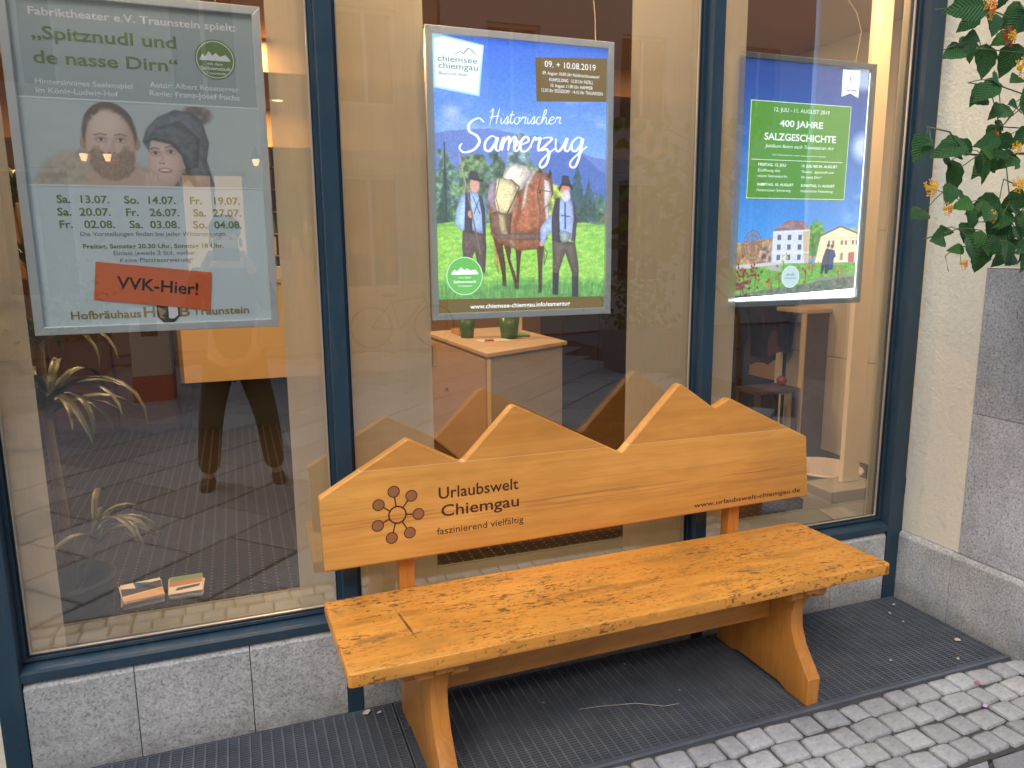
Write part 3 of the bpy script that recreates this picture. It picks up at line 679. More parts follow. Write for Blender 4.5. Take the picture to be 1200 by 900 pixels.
TXT1=[
 ('Fabriktheater e.V. Traunstein spielt:',-0.7584,2.1899,0.5287,0.0213,'white','b'),
 ('„Spitznudl und',-0.7564,2.1298,0.3628,0.0342,'green','b'),
 ('de nasse Dirn“',-0.7577,2.0660,0.3639,0.0345,'green','b'),
 ('Hintersinniges Seelenspiel',-0.7598,2.0115,0.2421,0.0149,'white','b'),
 ('im König-Ludwig-Hof',-0.7603,1.9881,0.2036,0.0150,'white','b'),
 ('Autor: Albert Rosenegger',-0.4729,2.0195,0.2418,0.0156,'white','b'),
 ('Regie: Franz-Josef Fuchs',-0.4750,1.9961,0.2444,0.0157,'white','b'),
 ('Sa.  13.07.    So.  14.07.    Fr.   19.07.',-0.7401,1.6921,0.4901,0.0220,'green','b'),
 ('Sa.  20.07.    Fr.   26.07.    Sa.  27.07.',-0.7417,1.6566,0.4926,0.0221,'green','b'),
 ('Fr.   02.08.    Sa.  03.08.    So.  04.08.',-0.7394,1.6215,0.4900,0.0222,'green','b'),
 ('Die Vorstellungen finden bei jeder Witterung statt.',-0.6900,1.5989,0.3954,0.0129,'grey','n'),
 ('Freitag, Samstag 20.30 Uhr, Sonntag 18 Uhr.',-0.6856,1.5634,0.3797,0.0129,'green','b'),
 ('Einlass jeweils 2 Std. vorher.',-0.6090,1.5434,0.2262,0.0131,'grey','n'),
 ('Keine Platzreservierung!',-0.5938,1.5227,0.1967,0.0132,'grey','n'),
 ('VVK-Hier!',-0.6135,1.4265,0.2188,0.0354,'black','b'),
 ('Hofbräuhaus',-0.7364,1.3598,0.1850,0.0242,'gold','b'),
 ('H',-0.5442,1.3598,0.0311,0.0317,'gold','b'),
 ('B',-0.4460,1.3584,0.0299,0.0322,'gold','b'),
 ('Traunstein',-0.4097,1.3610,0.1640,0.0231,'gold','b'),
]
TXT2=[
 ('chiemsee',0.3838,2.1543,0.1335,0.0193,'teal','n'),
 ('chiemgau',0.3856,2.1327,0.1338,0.0194,'teal','n'),
 ('Bayerische Alpen',0.3851,2.1131,0.1000,0.0097,'teal','i'),
 ('09. + 10.08.2019',0.7592,2.1621,0.1924,0.0214,'lit','n'),
 ('09. August: 10.00 Uhr Holzknechtmuseum/',0.7514,2.1377,0.2156,0.0113,'lit','n'),
 ('RUHPOLDING · 12.30 Uhr INZELL',0.7761,2.1171,0.1666,0.0114,'lit','n'),
 ('10. August: 11.00 Uhr HAMMER',0.7813,2.0987,0.1602,0.0114,'lit','n'),
 ('12.30 Uhr SIEGSDORF · 14.15 Uhr TRAUNSTEIN',0.7474,2.0815,0.2327,0.0114,'lit','n'),
 ('www.chiemsee-chiemgau.info/samerzug',0.4790,1.3492,0.3793,0.0158,'lit','b'),
 ('mit dem',0.4395,1.4541,0.0440,0.0071,'lit','n'),
 ('Salinenstadt',0.4205,1.4386,0.0818,0.0095,'lit','b'),
 ('Traunstein',0.4351,1.4254,0.0516,0.0072,'lit','n'),
]
TXT3=[
 ('12. JULI - 11. AUGUST 2019',1.7201,2.0683,0.2685,0.0156,'lit','n'),
 ('400 JAHRE',1.7495,2.0142,0.2101,0.0247,'lit','b'),
 ('SALZGESCHICHTE',1.6798,1.9620,0.3483,0.0269,'lit','b'),
 ('Jubiläum feiern nach Traunsteiner Art',1.6830,1.9338,0.3381,0.0135,'lit','i'),
 ('Alle Informationen unter: www.traunstein.de/salz',1.7207,1.9043,0.2630,0.0057,'lit','n'),
 ('FREITAG, 12. JULI',1.6572,1.8635,0.1317,0.0113,'lit','b'),
 ('Eröffnung des',1.6571,1.8419,0.1040,0.0114,'lit','n'),
 ('neuen Salinenparks',1.6569,1.8217,0.1408,0.0103,'lit','n'),
 ('13. JULI BIS 04. AUGUST',1.8660,1.8638,0.1783,0.0105,'lit','b'),
 ('Theater „Spitznudl und',1.8646,1.8417,0.1614,0.0105,'lit','n'),
 ('die nasse Dirn“',1.8661,1.8210,0.1015,0.0105,'lit','n'),
 ('SAMSTAG, 10. AUGUST',1.6559,1.7891,0.1752,0.0103,'lit','b'),
 ('Historischer Samerzug',1.6558,1.7675,0.1619,0.0103,'lit','n'),
 ('SONNTAG, 11. AUGUST',1.8670,1.7881,0.1698,0.0106,'lit','b'),
 ('Historischer Festumzug',1.8671,1.7672,0.1622,0.0106,'lit','n'),
 ('Stadt',2.0575,2.1742,0.0370,0.0068,'navy','n'),
 ('Traunstein',2.0538,2.1639,0.0664,0.0091,'navy','b'),
]
put_text([r for r in TXT1 if r[0] not in ('VVK-Hier!',)], p1, .1203)
W(flat([(-.548, 1.400), (-.440, 1.400), (-.440, 1.402), (-.548, 1.402)], .1203, I['gold'], p1, 'printed_line'))
W(flat([(-.508, 1.398), (-.445, 1.396), (-.445, 1.36), (-.462, 1.341), (-.492, 1.341), (-.508, 1.36)], .1202, I['black'], p1, 'crest_print'))
W(flat([(-.476, 1.392), (-.450, 1.391), (-.450, 1.362), (-.463, 1.352), (-.476, 1.354)], .1200, wl, p1, 'crest_print'))
W(flat([(-.505, 1.39), (-.482, 1.375), (-.495, 1.362), (-.482, 1.352), (-.500, 1.356)], .1200, I['gold'], p1, 'crest_print'))
W(flat(disc_pts(-.291, 2.107, .056, 40), .1206, I['olive'], p1, 'round_logo')); W(ring(-.291, 2.107, .052, .0025, .1202, wl, p1, 'round_logo'))
W(flat([(-.333, 2.108), (-.325, 2.122), (-.318, 2.114), (-.308, 2.130), (-.298, 2.118), (-.288, 2.126), (-.278, 2.116), (-.262, 2.122), (-.25, 2.110), (-.25, 2.104), (-.333, 2.104)], .1202, wl, p1, 'round_logo'))
for s_, x_, z_, w_, h_ in [('mit dem', -.315, 2.092, .044, .007), ('Salinenstadt', -.333, 2.078, .084, .010), ('Traunstein', -.318, 2.066, .054, .007)]: W(text_mesh(s_, x_, .1201, z_, w_, h_, wl, p1, 'b'))
st = W(flat([(-.658, 1.5254), (-.3462, 1.489), (-.3576, 1.374), (-.6723, 1.4158)], .1186, I['orange'], p1, 'orange_sticker'))
W(text_mesh('VVK-Hier!', -.610, .1180, 1.448, .222, .037, I['black'], p1, 'b', slant=-.118))

# ---- poster 2, light box with horse picture
p2 = poster(.342, 1.018, 1.314, 2.259, 'glowing light box poster with pack horse and two men on a meadow', .023, 'alu')
P = Print(.364, .996, 1.336, 2.237, 290, 410); X, Z = P.X, P.Z
t = np.clip((Z - 1.85) / .39, 0, 1)[..., None]; P.c[:] = np.array((120, 172, 240)) * (1 - t) + np.array((44, 96, 226)) * t
P.put(np.clip((fbm(X * 7, Z * 16, 4) - .52) * 3, 0, 1) * np.clip((Z - 1.9) / .06, 0, 1) * np.clip((2.10 - Z) / .08, 0, 1) * .9, (206, 220, 248))
def ridge(f, col, n=0.): 
    h = f(P.X[0])[None, :]; c = np.asarray(col, float) * (1 + n * (fbm(X * 60, Z * 60, 8)[..., None] - .5) * 2); P.put(np.clip((h - Z) / P.px + .5, 0, 1), c)
ridge(lambda x: 1.905 + .03 * np.sin((x - .35) * 6) + .035 * fbm(x * 9, x * 0, 3) - .10 * np.clip(x - .62, 0, 1), (96, 124, 206))
ridge(lambda x: 1.80 + .10 * np.exp(-((x - .85) / .12) ** 2) - .03 * (x - .36) + .03 * fbm(x * 14, x * 0, 6), (72, 104, 190))
tr_ = fbm(X * 32, Z * 32, 12); tr2 = fbm(X * 110, Z * 110, 14)
def crown(cx, cz, rx, rz, c1, c2):
    r = np.hypot((X - cx) / rx, (Z - cz) / rz) + (tr_ - .5) * .9; m = np.clip((1 - r) * 7, 0, 1)
    cc = np.asarray(c1, float) * (1 - tr2[..., None]) + np.asarray(c2, float) * tr2[..., None]; cc = cc * (.25 + 1.5 * (fbm(X * 55, Z * 55, 19)[..., None])); P.put(m, cc)
for a in [(.40, 1.73, .06, .13, (30, 66, 60), (140, 176, 150)), (.50, 1.76, .075, .12, (40, 74, 44), (150, 178, 120)), (.58, 1.75, .055, .12, (36, 64, 56), (120, 150, 120)), (.66, 1.80, .05, .13, (52, 84, 90), (150, 176, 180)),
          (.72, 1.74, .06, .09, (60, 92, 50), (176, 200, 110)), (.45, 1.66, .12, .05, (40, 82, 52), (110, 150, 90)), (.62, 1.66, .12, .05, (40, 82, 52), (120, 160, 90)), (.795, 1.70, .045, .08, (120, 150, 60), (200, 220, 90)),
          (.955, 1.69, .05, .07, (38, 64, 86), (96, 124, 150)), (.90, 1.665, .10, .035, (50, 76, 84), (120, 144, 140)), (.985, 1.67, .04, .06, (46, 80, 70), (110, 150, 120))]: crown(*a)
for cx, zt, zb, wb in [(.885, 1.87, 1.60, .045), (.40, 1.85, 1.64, .03), (.93, 1.80, 1.66, .035)]:   # spruces
    hgt = (zt - Z) / (zt - zb); m = (np.abs(X - cx) < wb * np.clip(hgt, 0, 1) * (.6 + .9 * vnoise(Z * 120, X * 25, 2))) & (Z > zb) & (Z < zt); P.put(m * .8, np.array((44, 70, 66)) * (.7 + .8 * tr2[..., None]))
P.line([(.40, 1.9), (.402, 1.63)], .005, (52, 50, 54)); P.line([(.50, 1.8), (.498, 1.64)], .005, (70, 58, 50)); P.line([(.885, 1.66), (.900, 1.60)], .008, (66, 58, 60))
mg = np.clip((1.640 - .004 * np.sin(X * 40) - Z) / P.px + .5, 0, 1); gr = fbm(X * 60, Z * 160, 20)[..., None]
P.put(mg, np.array((96, 178, 62)) * (1 - gr) + np.array((190, 240, 96)) * gr)
P.put(np.clip((1.66 - np.abs(Z - 1.633) * 200) * .5, 0, 1) * .35, (60, 110, 60))
fg = np.clip((1.455 + .05 * (fbm(X * 40, Z * 10, 31) - .4) - Z) * 30, 0, 1); P.put(fg * .75, np.array((70, 140, 70)) * (.5 + 1. * fbm(X * 150, Z * 50, 33)[..., None]))
def px2(a, b_): return (.364 + (a - 60) * .632 / 1052, 1.640 - (b_ - 445) * .298 / 425 + 0.0)   # sketch grid of the figures
def Q(*l): return [px2(*p) for p in l]
brown, dk, mane = (142, 84, 58), (84, 52, 42), (226, 206, 196)
P.rnd = .34
# shadows on the grass
for cx, cz, rx in [(290, 690, 90), (560, 760, 150), (850, 810, 120)]: x_, z_ = px2(cx, cz); P.ell(x_, z_, rx * .0006, .008, (64, 124, 50), .8, .6)
# horse
P.poly(Q((400, 500), (405, 640), (430, 700), (420, 570)), (214, 160, 80), n=.2)
for L in ([(385, 480), (425, 600), (450, 700), (450, 750), (475, 755), (470, 640), (455, 560), (480, 500)], [(460, 540), (490, 640), (515, 710), (530, 765), (545, 768), (530, 690), (500, 620), (510, 540)],
          [(530, 540), (540, 640), (535, 765), (552, 770), (560, 660), (575, 540)], [(665, 540), (675, 660), (678, 790), (698, 792), (702, 670), (712, 540)]): P.poly(Q(*L), dk, n=.2)
P.poly(Q((372, 330), (385, 500), (430, 540), (560, 580), (680, 570), (735, 500), (740, 380), (700, 300), (560, 300), (430, 290)), brown, n=.25)
P.poly(Q((520, 360), (500, 520), (420, 520), (380, 470), (375, 400)), (110, 80, 66), n=.2)
P.poly(Q((560, 330), (580, 240), (640, 190), (690, 190), (760, 210), (775, 300), (748, 330), (745, 440), (725, 460), (700, 440), (690, 480), (600, 500), (530, 480)), (150, 88, 62), n=.25)
P.poly(Q((590, 300), (600, 230), (650, 180), (670, 190), (620, 260), (590, 370), (570, 380)), mane, n=.15)
P.poly(Q((715, 230), (745, 240), (765, 300), (742, 350), (748, 440), (728, 455), (716, 350)), (238, 226, 224))
P.poly(Q((680, 200), (684, 165), (700, 198)), (60, 36, 34)); P.poly(Q((735, 220), (752, 180), (764, 200), (748, 226)), (60, 36, 34))
P.line(Q((700, 200), (672, 290), (690, 400), (740, 350)), .003, (74, 60, 60)); P.line(Q((676, 280), (760, 290)), .003, (74, 60, 60)); x_, z_ = px2(688, 292); P.ell(x_, z_, .004, .004, (30, 22, 22))
# packs
P.poly(Q((460, 220), (480, 180), (540, 158), (620, 170), (640, 200), (580, 280), (520, 300), (470, 260)), (214, 208, 196), n=.15)
P.poly(Q((372, 330), (380, 260), (430, 230), (500, 232), (545, 260), (545, 320), (510, 395), (450, 405), (400, 385)), (222, 208, 158), n=.1)
P.poly(Q((366, 330), (378, 260), (425, 232), (410, 330), (425, 395), (395, 380)), (176, 150, 176), n=.1)
P.line(Q((440, 232), (415, 320), (440, 400)), .0035, (128, 92, 70)); P.line(Q((510, 235), (560, 270), (520, 340), (480, 405), (420, 390)), .005, (104, 70, 60))
P.poly(Q((430, 405), (470, 405), (475, 470), (525, 545), (510, 550), (440, 480)), (190, 172, 130), n=.1)
P.poly(Q((410, 505), (540, 490), (700, 490), (735, 505), (735, 525), (560, 528), (412, 520)), (120, 92, 84))
P.line(Q((712, 560), (735, 590), (715, 650), (712, 560)), .003, (60, 76, 60))
# man on the left
P.poly(Q((215, 480), (210, 560), (220, 640), (255, 640), (285, 580), (305, 660), (345, 690), (355, 560), (350, 480)), (84, 66, 64), n=.2)
P.poly(Q((215, 310), (180, 380), (172, 450), (205, 480), (270, 480), (350, 500), (362, 400), (350, 320), (300, 295), (250, 295)), (150, 184, 240), n=.05)
P.poly(Q((235, 300), (225, 480), (275, 500), (270, 400), (262, 300)), (62, 56, 76)); P.poly(Q((310, 305), (330, 400), (335, 500), (352, 500), (350, 380), (335, 315)), (62, 56, 76))
P.line(Q((280, 320), (320, 400)), .003, (58, 70, 120)); P.line(Q((320, 320), (285, 400)), .003, (58, 70, 120))
x_, z_ = px2(290, 265); P.ell(x_, z_, .017, .026, (226, 160, 142), .2); P.poly(Q((250, 245), (265, 200), (305, 205), (318, 235), (345, 242), (340, 252), (260, 238)), (62, 60, 76))
x_, z_ = px2(264, 402); P.ell(x_, z_, .010, .013, (214, 150, 132)); P.line(Q((205, 120), (318, 592)), .006, (118, 96, 96)); P.line(Q((203, 122), (240, 270)), .004, (170, 160, 170))
# man on the right
P.poly(Q((765, 520), (770, 640), (768, 800), (805, 805), (812, 680), (850, 590), (895, 690), (897, 820), (938, 822), (940, 660), (915, 540)), (86, 72, 66), n=.2)
P.poly(Q((770, 690), (768, 800), (803, 805), (808, 695)), (44, 40, 50)); P.poly(Q((895, 715), (897, 820), (937, 822), (937, 712)), (44, 40, 50))
P.poly(Q((790, 325), (760, 400), (715, 440), (690, 470), (690, 540), (715, 548), (740, 490), (790, 480), (900, 530), (920, 500), (912, 350), (880, 320)), (150, 176, 240), n=.05)
P.poly(Q((785, 325), (762, 420), (765, 530), (820, 540), (812, 420), (815, 318)), (58, 50, 66)); P.poly(Q((895, 330), (905, 420), (890, 530), (915, 540), (925, 440), (912, 340)), (76, 62, 80))
P.poly(Q((810, 490), (830, 540), (870, 535), (890, 495), (850, 480)), (150, 168, 178)); P.line(Q((848, 345), (850, 470)), .006, (44, 56, 100)); P.line(Q((825, 405), (880, 410)), .004, (50, 60, 96))
x_, z_ = px2(850, 275); P.ell(x_, z_, .018, .026, (214, 132, 118), .2); x_, z_ = px2(853, 308); P.ell(x_, z_, .017, .020, (224, 222, 226), .3)
P.poly(Q((803, 270), (825, 245), (828, 208), (870, 210), (880, 245), (900, 265), (895, 282), (870, 260), (830, 258), (812, 290)), (54, 48, 62)); x_, z_ = px2(698, 545); P.ell(x_, z_, .008, .009, (220, 160, 150))
glow_spot = np.exp(-(((X - .742) / .03) ** 2 + ((Z - 1.86) / .07) ** 2)); P.put(glow_spot * 0, (230, 180, 230))
P.c = P.c * (1 + .34 * (fbm(X * 260, Z * 260, 77)[..., None] - .5)) * .80 + 40
P.build('backlit_picture', .1215, PM, p2)
W(flat([(.3675, 2.236), (.397, 2.236), (.5425, 2.2139), (.524, 2.0523), (.3645, 2.072), (.3645, 2.20)], .1209, I['paleblue'], p2, 'logo_panel'))
W(flat([(.3745, 2.222), (.399, 2.230), (.536, 2.2095), (.5185, 2.0595), (.3745, 2.077)], .1206, ink('lit_paper', (.80, .88, .86), ES), p2, 'logo_panel'))
W(ribbon([[(.44, 2.178), (.462, 2.188), (.472, 2.183), (.490, 2.2), (.512, 2.184), (.52, 2.18)]], .1204, .003, I['teal'], p2))
W(flat([(.7245, 2.190), (.9955, 2.207), (.9955, 2.062), (.7292, 2.048)], .1209, I['brown'], p2, 'text_panel'))
W(flat([(.3645, 1.3845), (.9955, 1.3785), (.9955, 1.3365), (.3645, 1.3365)], .1209, I['brown'], p2, 'text_panel'))
W(flat(disc_pts(.4611, 1.462, .066, 40), .1209, ink('lit_logo_green', S(110, 186, 96), ES), p2, 'round_logo')); W(ring(.4611, 1.462, .0645, .002, .1205, I['lit'], p2, 'round_logo'))
W(flat([(.415, 1.474), (.425, 1.484), (.436, 1.479), (.448, 1.492), (.46, 1.482), (.47, 1.488), (.482, 1.480), (.50, 1.484), (.51, 1.472), (.51, 1.467), (.415, 1.467)], .1205, I['lit'], p2, 'round_logo'))
put_text(TXT2, p2, .1203)
# brush lettering
GL = {'a': ([[(.5, .42), (.3, .5), (.1, .3), (.12, .05), (.3, .02), (.48, .3), (.52, .45), (.5, .1), (.62, .02), (.75, .2)]], .62),
 'm': ([[(.02, .1), (.14, .45), (.12, .02)], [(.13, .25), (.3, .48), (.36, .38), (.34, .02)], [(.35, .25), (.52, .48), (.6, .38), (.58, .08), (.68, .02), (.8, .2)]], .70),
 'e': ([[(.08, .22), (.35, .32), (.36, .45), (.22, .48), (.08, .28), (.12, .05), (.3, .0), (.52, .2)]], .44),
 'r': ([[(.02, .15), (.16, .48), (.2, .40), (.38, .46), (.34, .2), (.36, .03), (.5, .1)]], .42),
 'z': ([[(.05, .44), (.2, .48), (.42, .44), (.2, .22), (.05, .05), (.25, .08), (.36, -.1), (.3, -.42), (.12, -.55), (.05, -.4), (.25, -.15), (.55, .1)]], .52),
 'u': ([[(.05, .45), (.08, .1), (.22, .02), (.42, .3), (.48, .46), (.44, .1), (.56, .02), (.68, .2)]], .60),
 'g': ([[(.5, .44), (.3, .5), (.1, .3), (.14, .06), (.3, .04), (.48, .3), (.5, .44), (.46, -.1), (.34, -.5), (.16, -.52), (.12, -.35), (.35, -.1), (.72, .2)]], .62),
 'i': ([[(.1, .42), (.1, .1), (.2, .02), (.34, .2)], [(.18, .60), (.20, .63)]], .28), 's': ([[(.0, .1), (.22, .5), (.26, .25), (.2, .02), (.06, .06)], [(.2, .02), (.4, .18)]], .34),
 't': ([[(.18, .85), (.1, .3), (.16, .03), (.36, .2)], [(.0, .58), (.34, .62)]], .30), 'o': ([[(.3, .46), (.1, .38), (.08, .1), (.24, .0), (.4, .2), (.32, .44), (.42, .38), (.56, .42)]], .44),
 'c': ([[(.36, .40), (.22, .48), (.08, .28), (.12, .04), (.28, .0), (.46, .18)]], .38), 'h': ([[(.05, .2), (.3, .8), (.22, .95), (.12, .6), (.08, .02)], [(.1, .2), (.28, .46), (.36, .34), (.36, .06), (.46, .02), (.58, .18)]], .50),
 'S': ([[(.72, .95), (.5, 1.08), (.2, .9), (.22, .65), (.5, .5), (.62, .3), (.45, .05), (.1, -.05), (-.08, .1), (.0, .25)]], .74),
 'H': ([[(.0, .75), (.2, .98), (.16, .5), (.05, -.05)], [(.6, 1.02), (.52, .5), (.48, .0)], [(.0, .42), (.3, .5), (.66, .52)]], .68)}
def script(word, x0, z0, width, h, y, wdt, parent, rise=0.):
    tot = sum(GL[c][1] for c in word); k = width / tot; x = 0; st = []
    for c in word:
        for s_ in GL[c][0]: st.append([(x0 + (x + px_) * k + pz_ * .12 * h, z0 + pz_ * h + rise * (x + px_) / tot) for px_, pz_ in s_])
        x += GL[c][1]
    return W(ribbon(st, y, wdt, I['lit'], parent))
script('Historischer', .556, 1.966, .262, .050, .1203, .0034, p2, .012)
script('Samerzug', .458, 1.876, .452, .098, .1201, .0088, p2, .012)

# ---- poster 3, light box with town picture
p3 = poster(1.516, 2.204, 1.318, 2.272, 'glowing blue light box poster with green text panel and two houses', .021, 'alu_dark')
P = Print(1.537, 2.176, 1.362, 2.251, 270, 380); X, Z = P.X, P.Z
t = np.clip((Z - 1.6) / .6, 0, 1)[..., None]; P.c[:] = np.array((70, 150, 236)) * (1 - t) + np.array((34, 62, 142)) * t
cl = fbm(X * 6, Z * 10, 40); band = np.clip(1 - np.abs(Z - 1.715) / .10, 0, 1) * np.clip(1.2 - 3 * np.abs(X - 1.90) * 0, 0, 1)
P.put(np.clip((cl - .50) * 6, 0, 1) * band * np.where((X < 1.80) | (X > 1.98), 1, .15) * .95, (214, 232, 250))
P.put(np.clip((fbm(X * 7, Z * 9, 44) - .52) * 5, 0, 1) * np.clip((X - 2.07) / .05, 0, 1) * .8, (190, 214, 244)); P.ell(2.17, 1.95, .05, .05, (206, 226, 248), .9, .9)
def px3(a, b_): return (1.556 + (a - 60) * .612 / 985, 1.735 - (b_ - 25) * .368 / 770)
def Q3(*l): return [px3(*p) for p in l]
P.poly(Q3((75, 380), (380, 330), (380, 560), (75, 560)), (176, 140, 104), n=.3)
P.ell(*px3(710, 300), .042, .050, (92, 160, 62), .4, n=.6); P.ell(*px3(715, 400), .040, .050, (60, 122, 52), .4, n=.6); P.poly(Q3((960, 270), (1010, 240), (1060, 270), (1060, 300)), (150, 190, 130))
P.poly(Q3((365, 280), (655, 260), (655, 545), (362, 545)), (214, 224, 244), n=.04); P.poly(Q3((600, 275), (660, 265), (660, 545), (625, 545)), (200, 180, 150))
P.poly(Q3((355, 275), (430, 225), (470, 190), (600, 190), (655, 262)), (150, 116, 122), n=.25)
for zz in (330, 410, 495):
    for xx in (415, 495, 580): P.poly(Q3((xx - 14, zz - 22), (xx + 14, zz - 22), (xx + 14, zz + 22), (xx - 14, zz + 22)), (92, 92, 116)); 
P.line(Q3((365, 455), (655, 455)), .003, (240, 244, 250)); P.line(Q3((365, 290), (655, 275)), .003, (236, 226, 206))
P.poly(Q3((755, 310), (910, 235), (1055, 300), (1060, 545), (712, 545), (745, 340)), (236, 230, 196), n=.04); P.line(Q3((748, 318), (910, 237), (1058, 296)), .006, (104, 78, 74)); P.line(Q3((750, 340), (1055, 332)), .003, (206, 190, 150))
for xx, zz in [(838, 375), (946, 375), (1040, 372)]: P.poly(Q3((xx - 26, zz - 18), (xx + 26, zz - 18), (xx + 26, zz + 18), (xx - 26, zz + 18)), (128, 92, 80)); P.poly(Q3((xx - 10, zz - 18), (xx + 10, zz - 18), (xx + 10, zz + 18), (xx - 10, zz + 18)), (224, 220, 210))
P.poly(Q3((990, 460), (1040, 455), (1042, 545), (990, 545)), (186, 92, 96)); P.poly(Q3((920, 465), (945, 462), (945, 525), (918, 525)), (150, 140, 128))
wx, wz = px3(210, 395); 
for rr in (1., .72): 
    d = np.abs(np.hypot((X - wx) / .042, (Z - wz) / .058) - rr); P.put(np.clip((.06 - d) * 30, 0, 1), (132, 104, 96))
for k in range(9): a = k * math.pi / 9; P.line([(wx - .042 * math.cos(a), wz - .058 * math.sin(a)), (wx + .042 * math.cos(a), wz + .058 * math.sin(a))], .003, (140, 110, 100))
P.poly(Q3((270, 400), (355, 400), (355, 560), (250, 560)), (150, 124, 112), n=.6)
gz = fbm(X * 60, Z * 120, 50)[..., None]; m_ = np.clip((px3(0, 545)[1] - Z) / P.px, 0, 1); P.put(m_, np.array((106, 170, 70)) * (.75 + .5 * gz))
P.poly(Q3((70, 555), (430, 530), (430, 555), (70, 590)), (206, 206, 220)); P.poly(Q3((300, 575), (440, 550), (440, 612), (360, 600)), (170, 178, 170))
P.poly(Q3((60, 800), (1060, 660), (1080, 700), (1080, 860), (60, 860)), (104, 116, 104), n=.3)
P.poly(Q3((700, 680), (1040, 640), (1040, 665), (720, 700)), (140, 140, 130))
for cx, cz, n_, col in [(150, 620, 26, (150, 52, 56)), (130, 720, 30, (134, 44, 62)), (240, 640, 16, (120, 40, 48)), (640, 600, 12, (176, 84, 60)), (460, 530, 8, (206, 196, 96)), (690, 520, 6, (206, 120, 90)), (370, 720, 8, (176, 92, 70)), (430, 650, 7, (150, 100, 66)), (915, 620, 5, (196, 110, 90)), (180, 770, 14, (110, 60, 60))]:
    for k in range(n_):
        x_, z_ = px3(cx + random.gauss(0, 38 if n_ > 10 else 16), cz + random.gauss(0, 34)); a = random.uniform(0, 3.1); d = (.017 * math.cos(a), .017 * abs(math.sin(a)))
        P.poly([(x_, z_), (x_ + d[0] * .5 - d[1] * .3, z_ + d[1] * .5 + d[0] * .3), (x_ + d[0], z_ + d[1]), (x_ + d[0] * .5 + d[1] * .3, z_ + d[1] * .5 - d[0] * .3)], np.array(col) * random.uniform(.75, 1.2))
    P.line([px3(cx, cz), px3(cx + 5, cz + 120)], .003, (96, 60, 50))
P.rnd = .25
# couple
P.poly(Q3((775, 510), (800, 425), (835, 430), (835, 560), (822, 640), (800, 640), (798, 570), (780, 640), (762, 640)), (56, 66, 92)); P.poly(Q3((832, 430), (870, 440), (885, 490), (868, 510), (866, 605), (825, 610)), (50, 62, 140))
for xx, zz in ((815, 405), (848, 412)): P.ell(*px3(xx, zz), .008, .011, (196, 140, 120)); P.ell(*px3(xx + 3, zz - 8), .008, .007, (90, 56, 48))
P.c = P.c * (1 + .22 * (fbm(X * 260, Z * 260, 78)[..., None] - .5)) * .88 + 24
P.build('backlit_picture', .1215, PM3, p3)
W(flat([(1.537, 1.341), (2.183, 1.341), (2.183, 1.377), (1.537, 1.351)], .1211, I['glow'], p3, 'bare_light_strip'))
W(flat([(2.1765, 1.341), (2.183, 1.341), (2.183, 2.24), (2.1795, 2.24)], .1210, ink('light_gap', (.85, .95, 1.), 1.6), p3, 'bare_light_gap'))
W(flat([(1.606, 1.737), (2.092, 1.737), (2.098, 2.106), (1.608, 2.106)], .1209, I['litgreen'], p3, 'text_panel'))
for a, b_ in [((1.609, 1.740), (2.089, 1.740)), ((1.611, 2.103), (2.095, 2.103))]: W(flat([a, b_, (b_[0], b_[1] + .002), (a[0], a[1] + .002)], .1206, I['lit'], p3, 'printed_line'))
for a, b_ in [((1.609, 1.740), (1.611, 2.103)), ((2.089, 1.740), (2.095, 2.103))]: W(flat([a, (a[0] + .002, a[1]), (b_[0] + .002, b_[1]), b_], .1206, I['lit'], p3, 'printed_line'))
W(flat([(1.625, 1.886), (2.07, 1.886), (2.07, 1.888), (1.625, 1.888)], .1206, I['lit'], p3, 'printed_line'))
W(flat([(2.042, 2.2434), (2.130, 2.2454), (2.1285, 2.14), (2.086, 2.1559), (2.043, 2.1405)], .1207, I['lit'], p3, 'pennant_logo'))
W(ribbon([[(2.06, 2.185), (2.078, 2.19), (2.084, 2.222), (2.09, 2.19), (2.11, 2.186)], [(2.10, 2.2), (2.112, 2.194)]], .1204, .002, I['navy'], p3))
W(flat(disc_pts(1.8413, 1.4323, .042, 36), .1207, ink('lit_pale_logo', S(186, 208, 216), ES), p3, 'round_logo')); W(ring(1.8413, 1.4323, .044, .002, .1205, I['lit'], p3, 'round_logo'))
W(flat([(1.815, 1.437), (1.83, 1.448), (1.84, 1.441), (1.852, 1.45), (1.867, 1.437)], .1204, ink('logo_shade', S(140, 176, 170), ES), p3, 'round_logo')); W(text_mesh('Salinenstadt', 1.812, .1204, 1.424, .058, .007, I['navy'], p3, 'n'))
put_text(TXT3, p3, .1203)
# hanging cords of the posters
def cord(pts, label, mat='cord'):
    g = G(); g.tube(pts, .0016, 6); o = g.build('hanging_cord', mat); tag(o, label, 'cord', 'cords the posters hang from')
M['cord'] = simple('clear_nylon_cord', (.65, .48, .25), .35)
cord([(.96, .14, 2.262), (.962, .15, 2.35), (.95, .16, 2.5), (.95, .16, 2.9)], 'thin cord above the horse poster')
cord([(-.28, .14, 2.262), (-.275, .14, 2.4), (-.27, .15, 2.9)], 'thin cord above the theatre poster')
cord([(2.12, .14, 2.272), (2.135, .145, 2.34), (2.15, .15, 2.40), (2.13, .16, 2.47), (2.08, .17, 2.53), (2.04, .18, 2.62), (2.02, .18, 2.9)], 'thin curved cord above the blue poster')

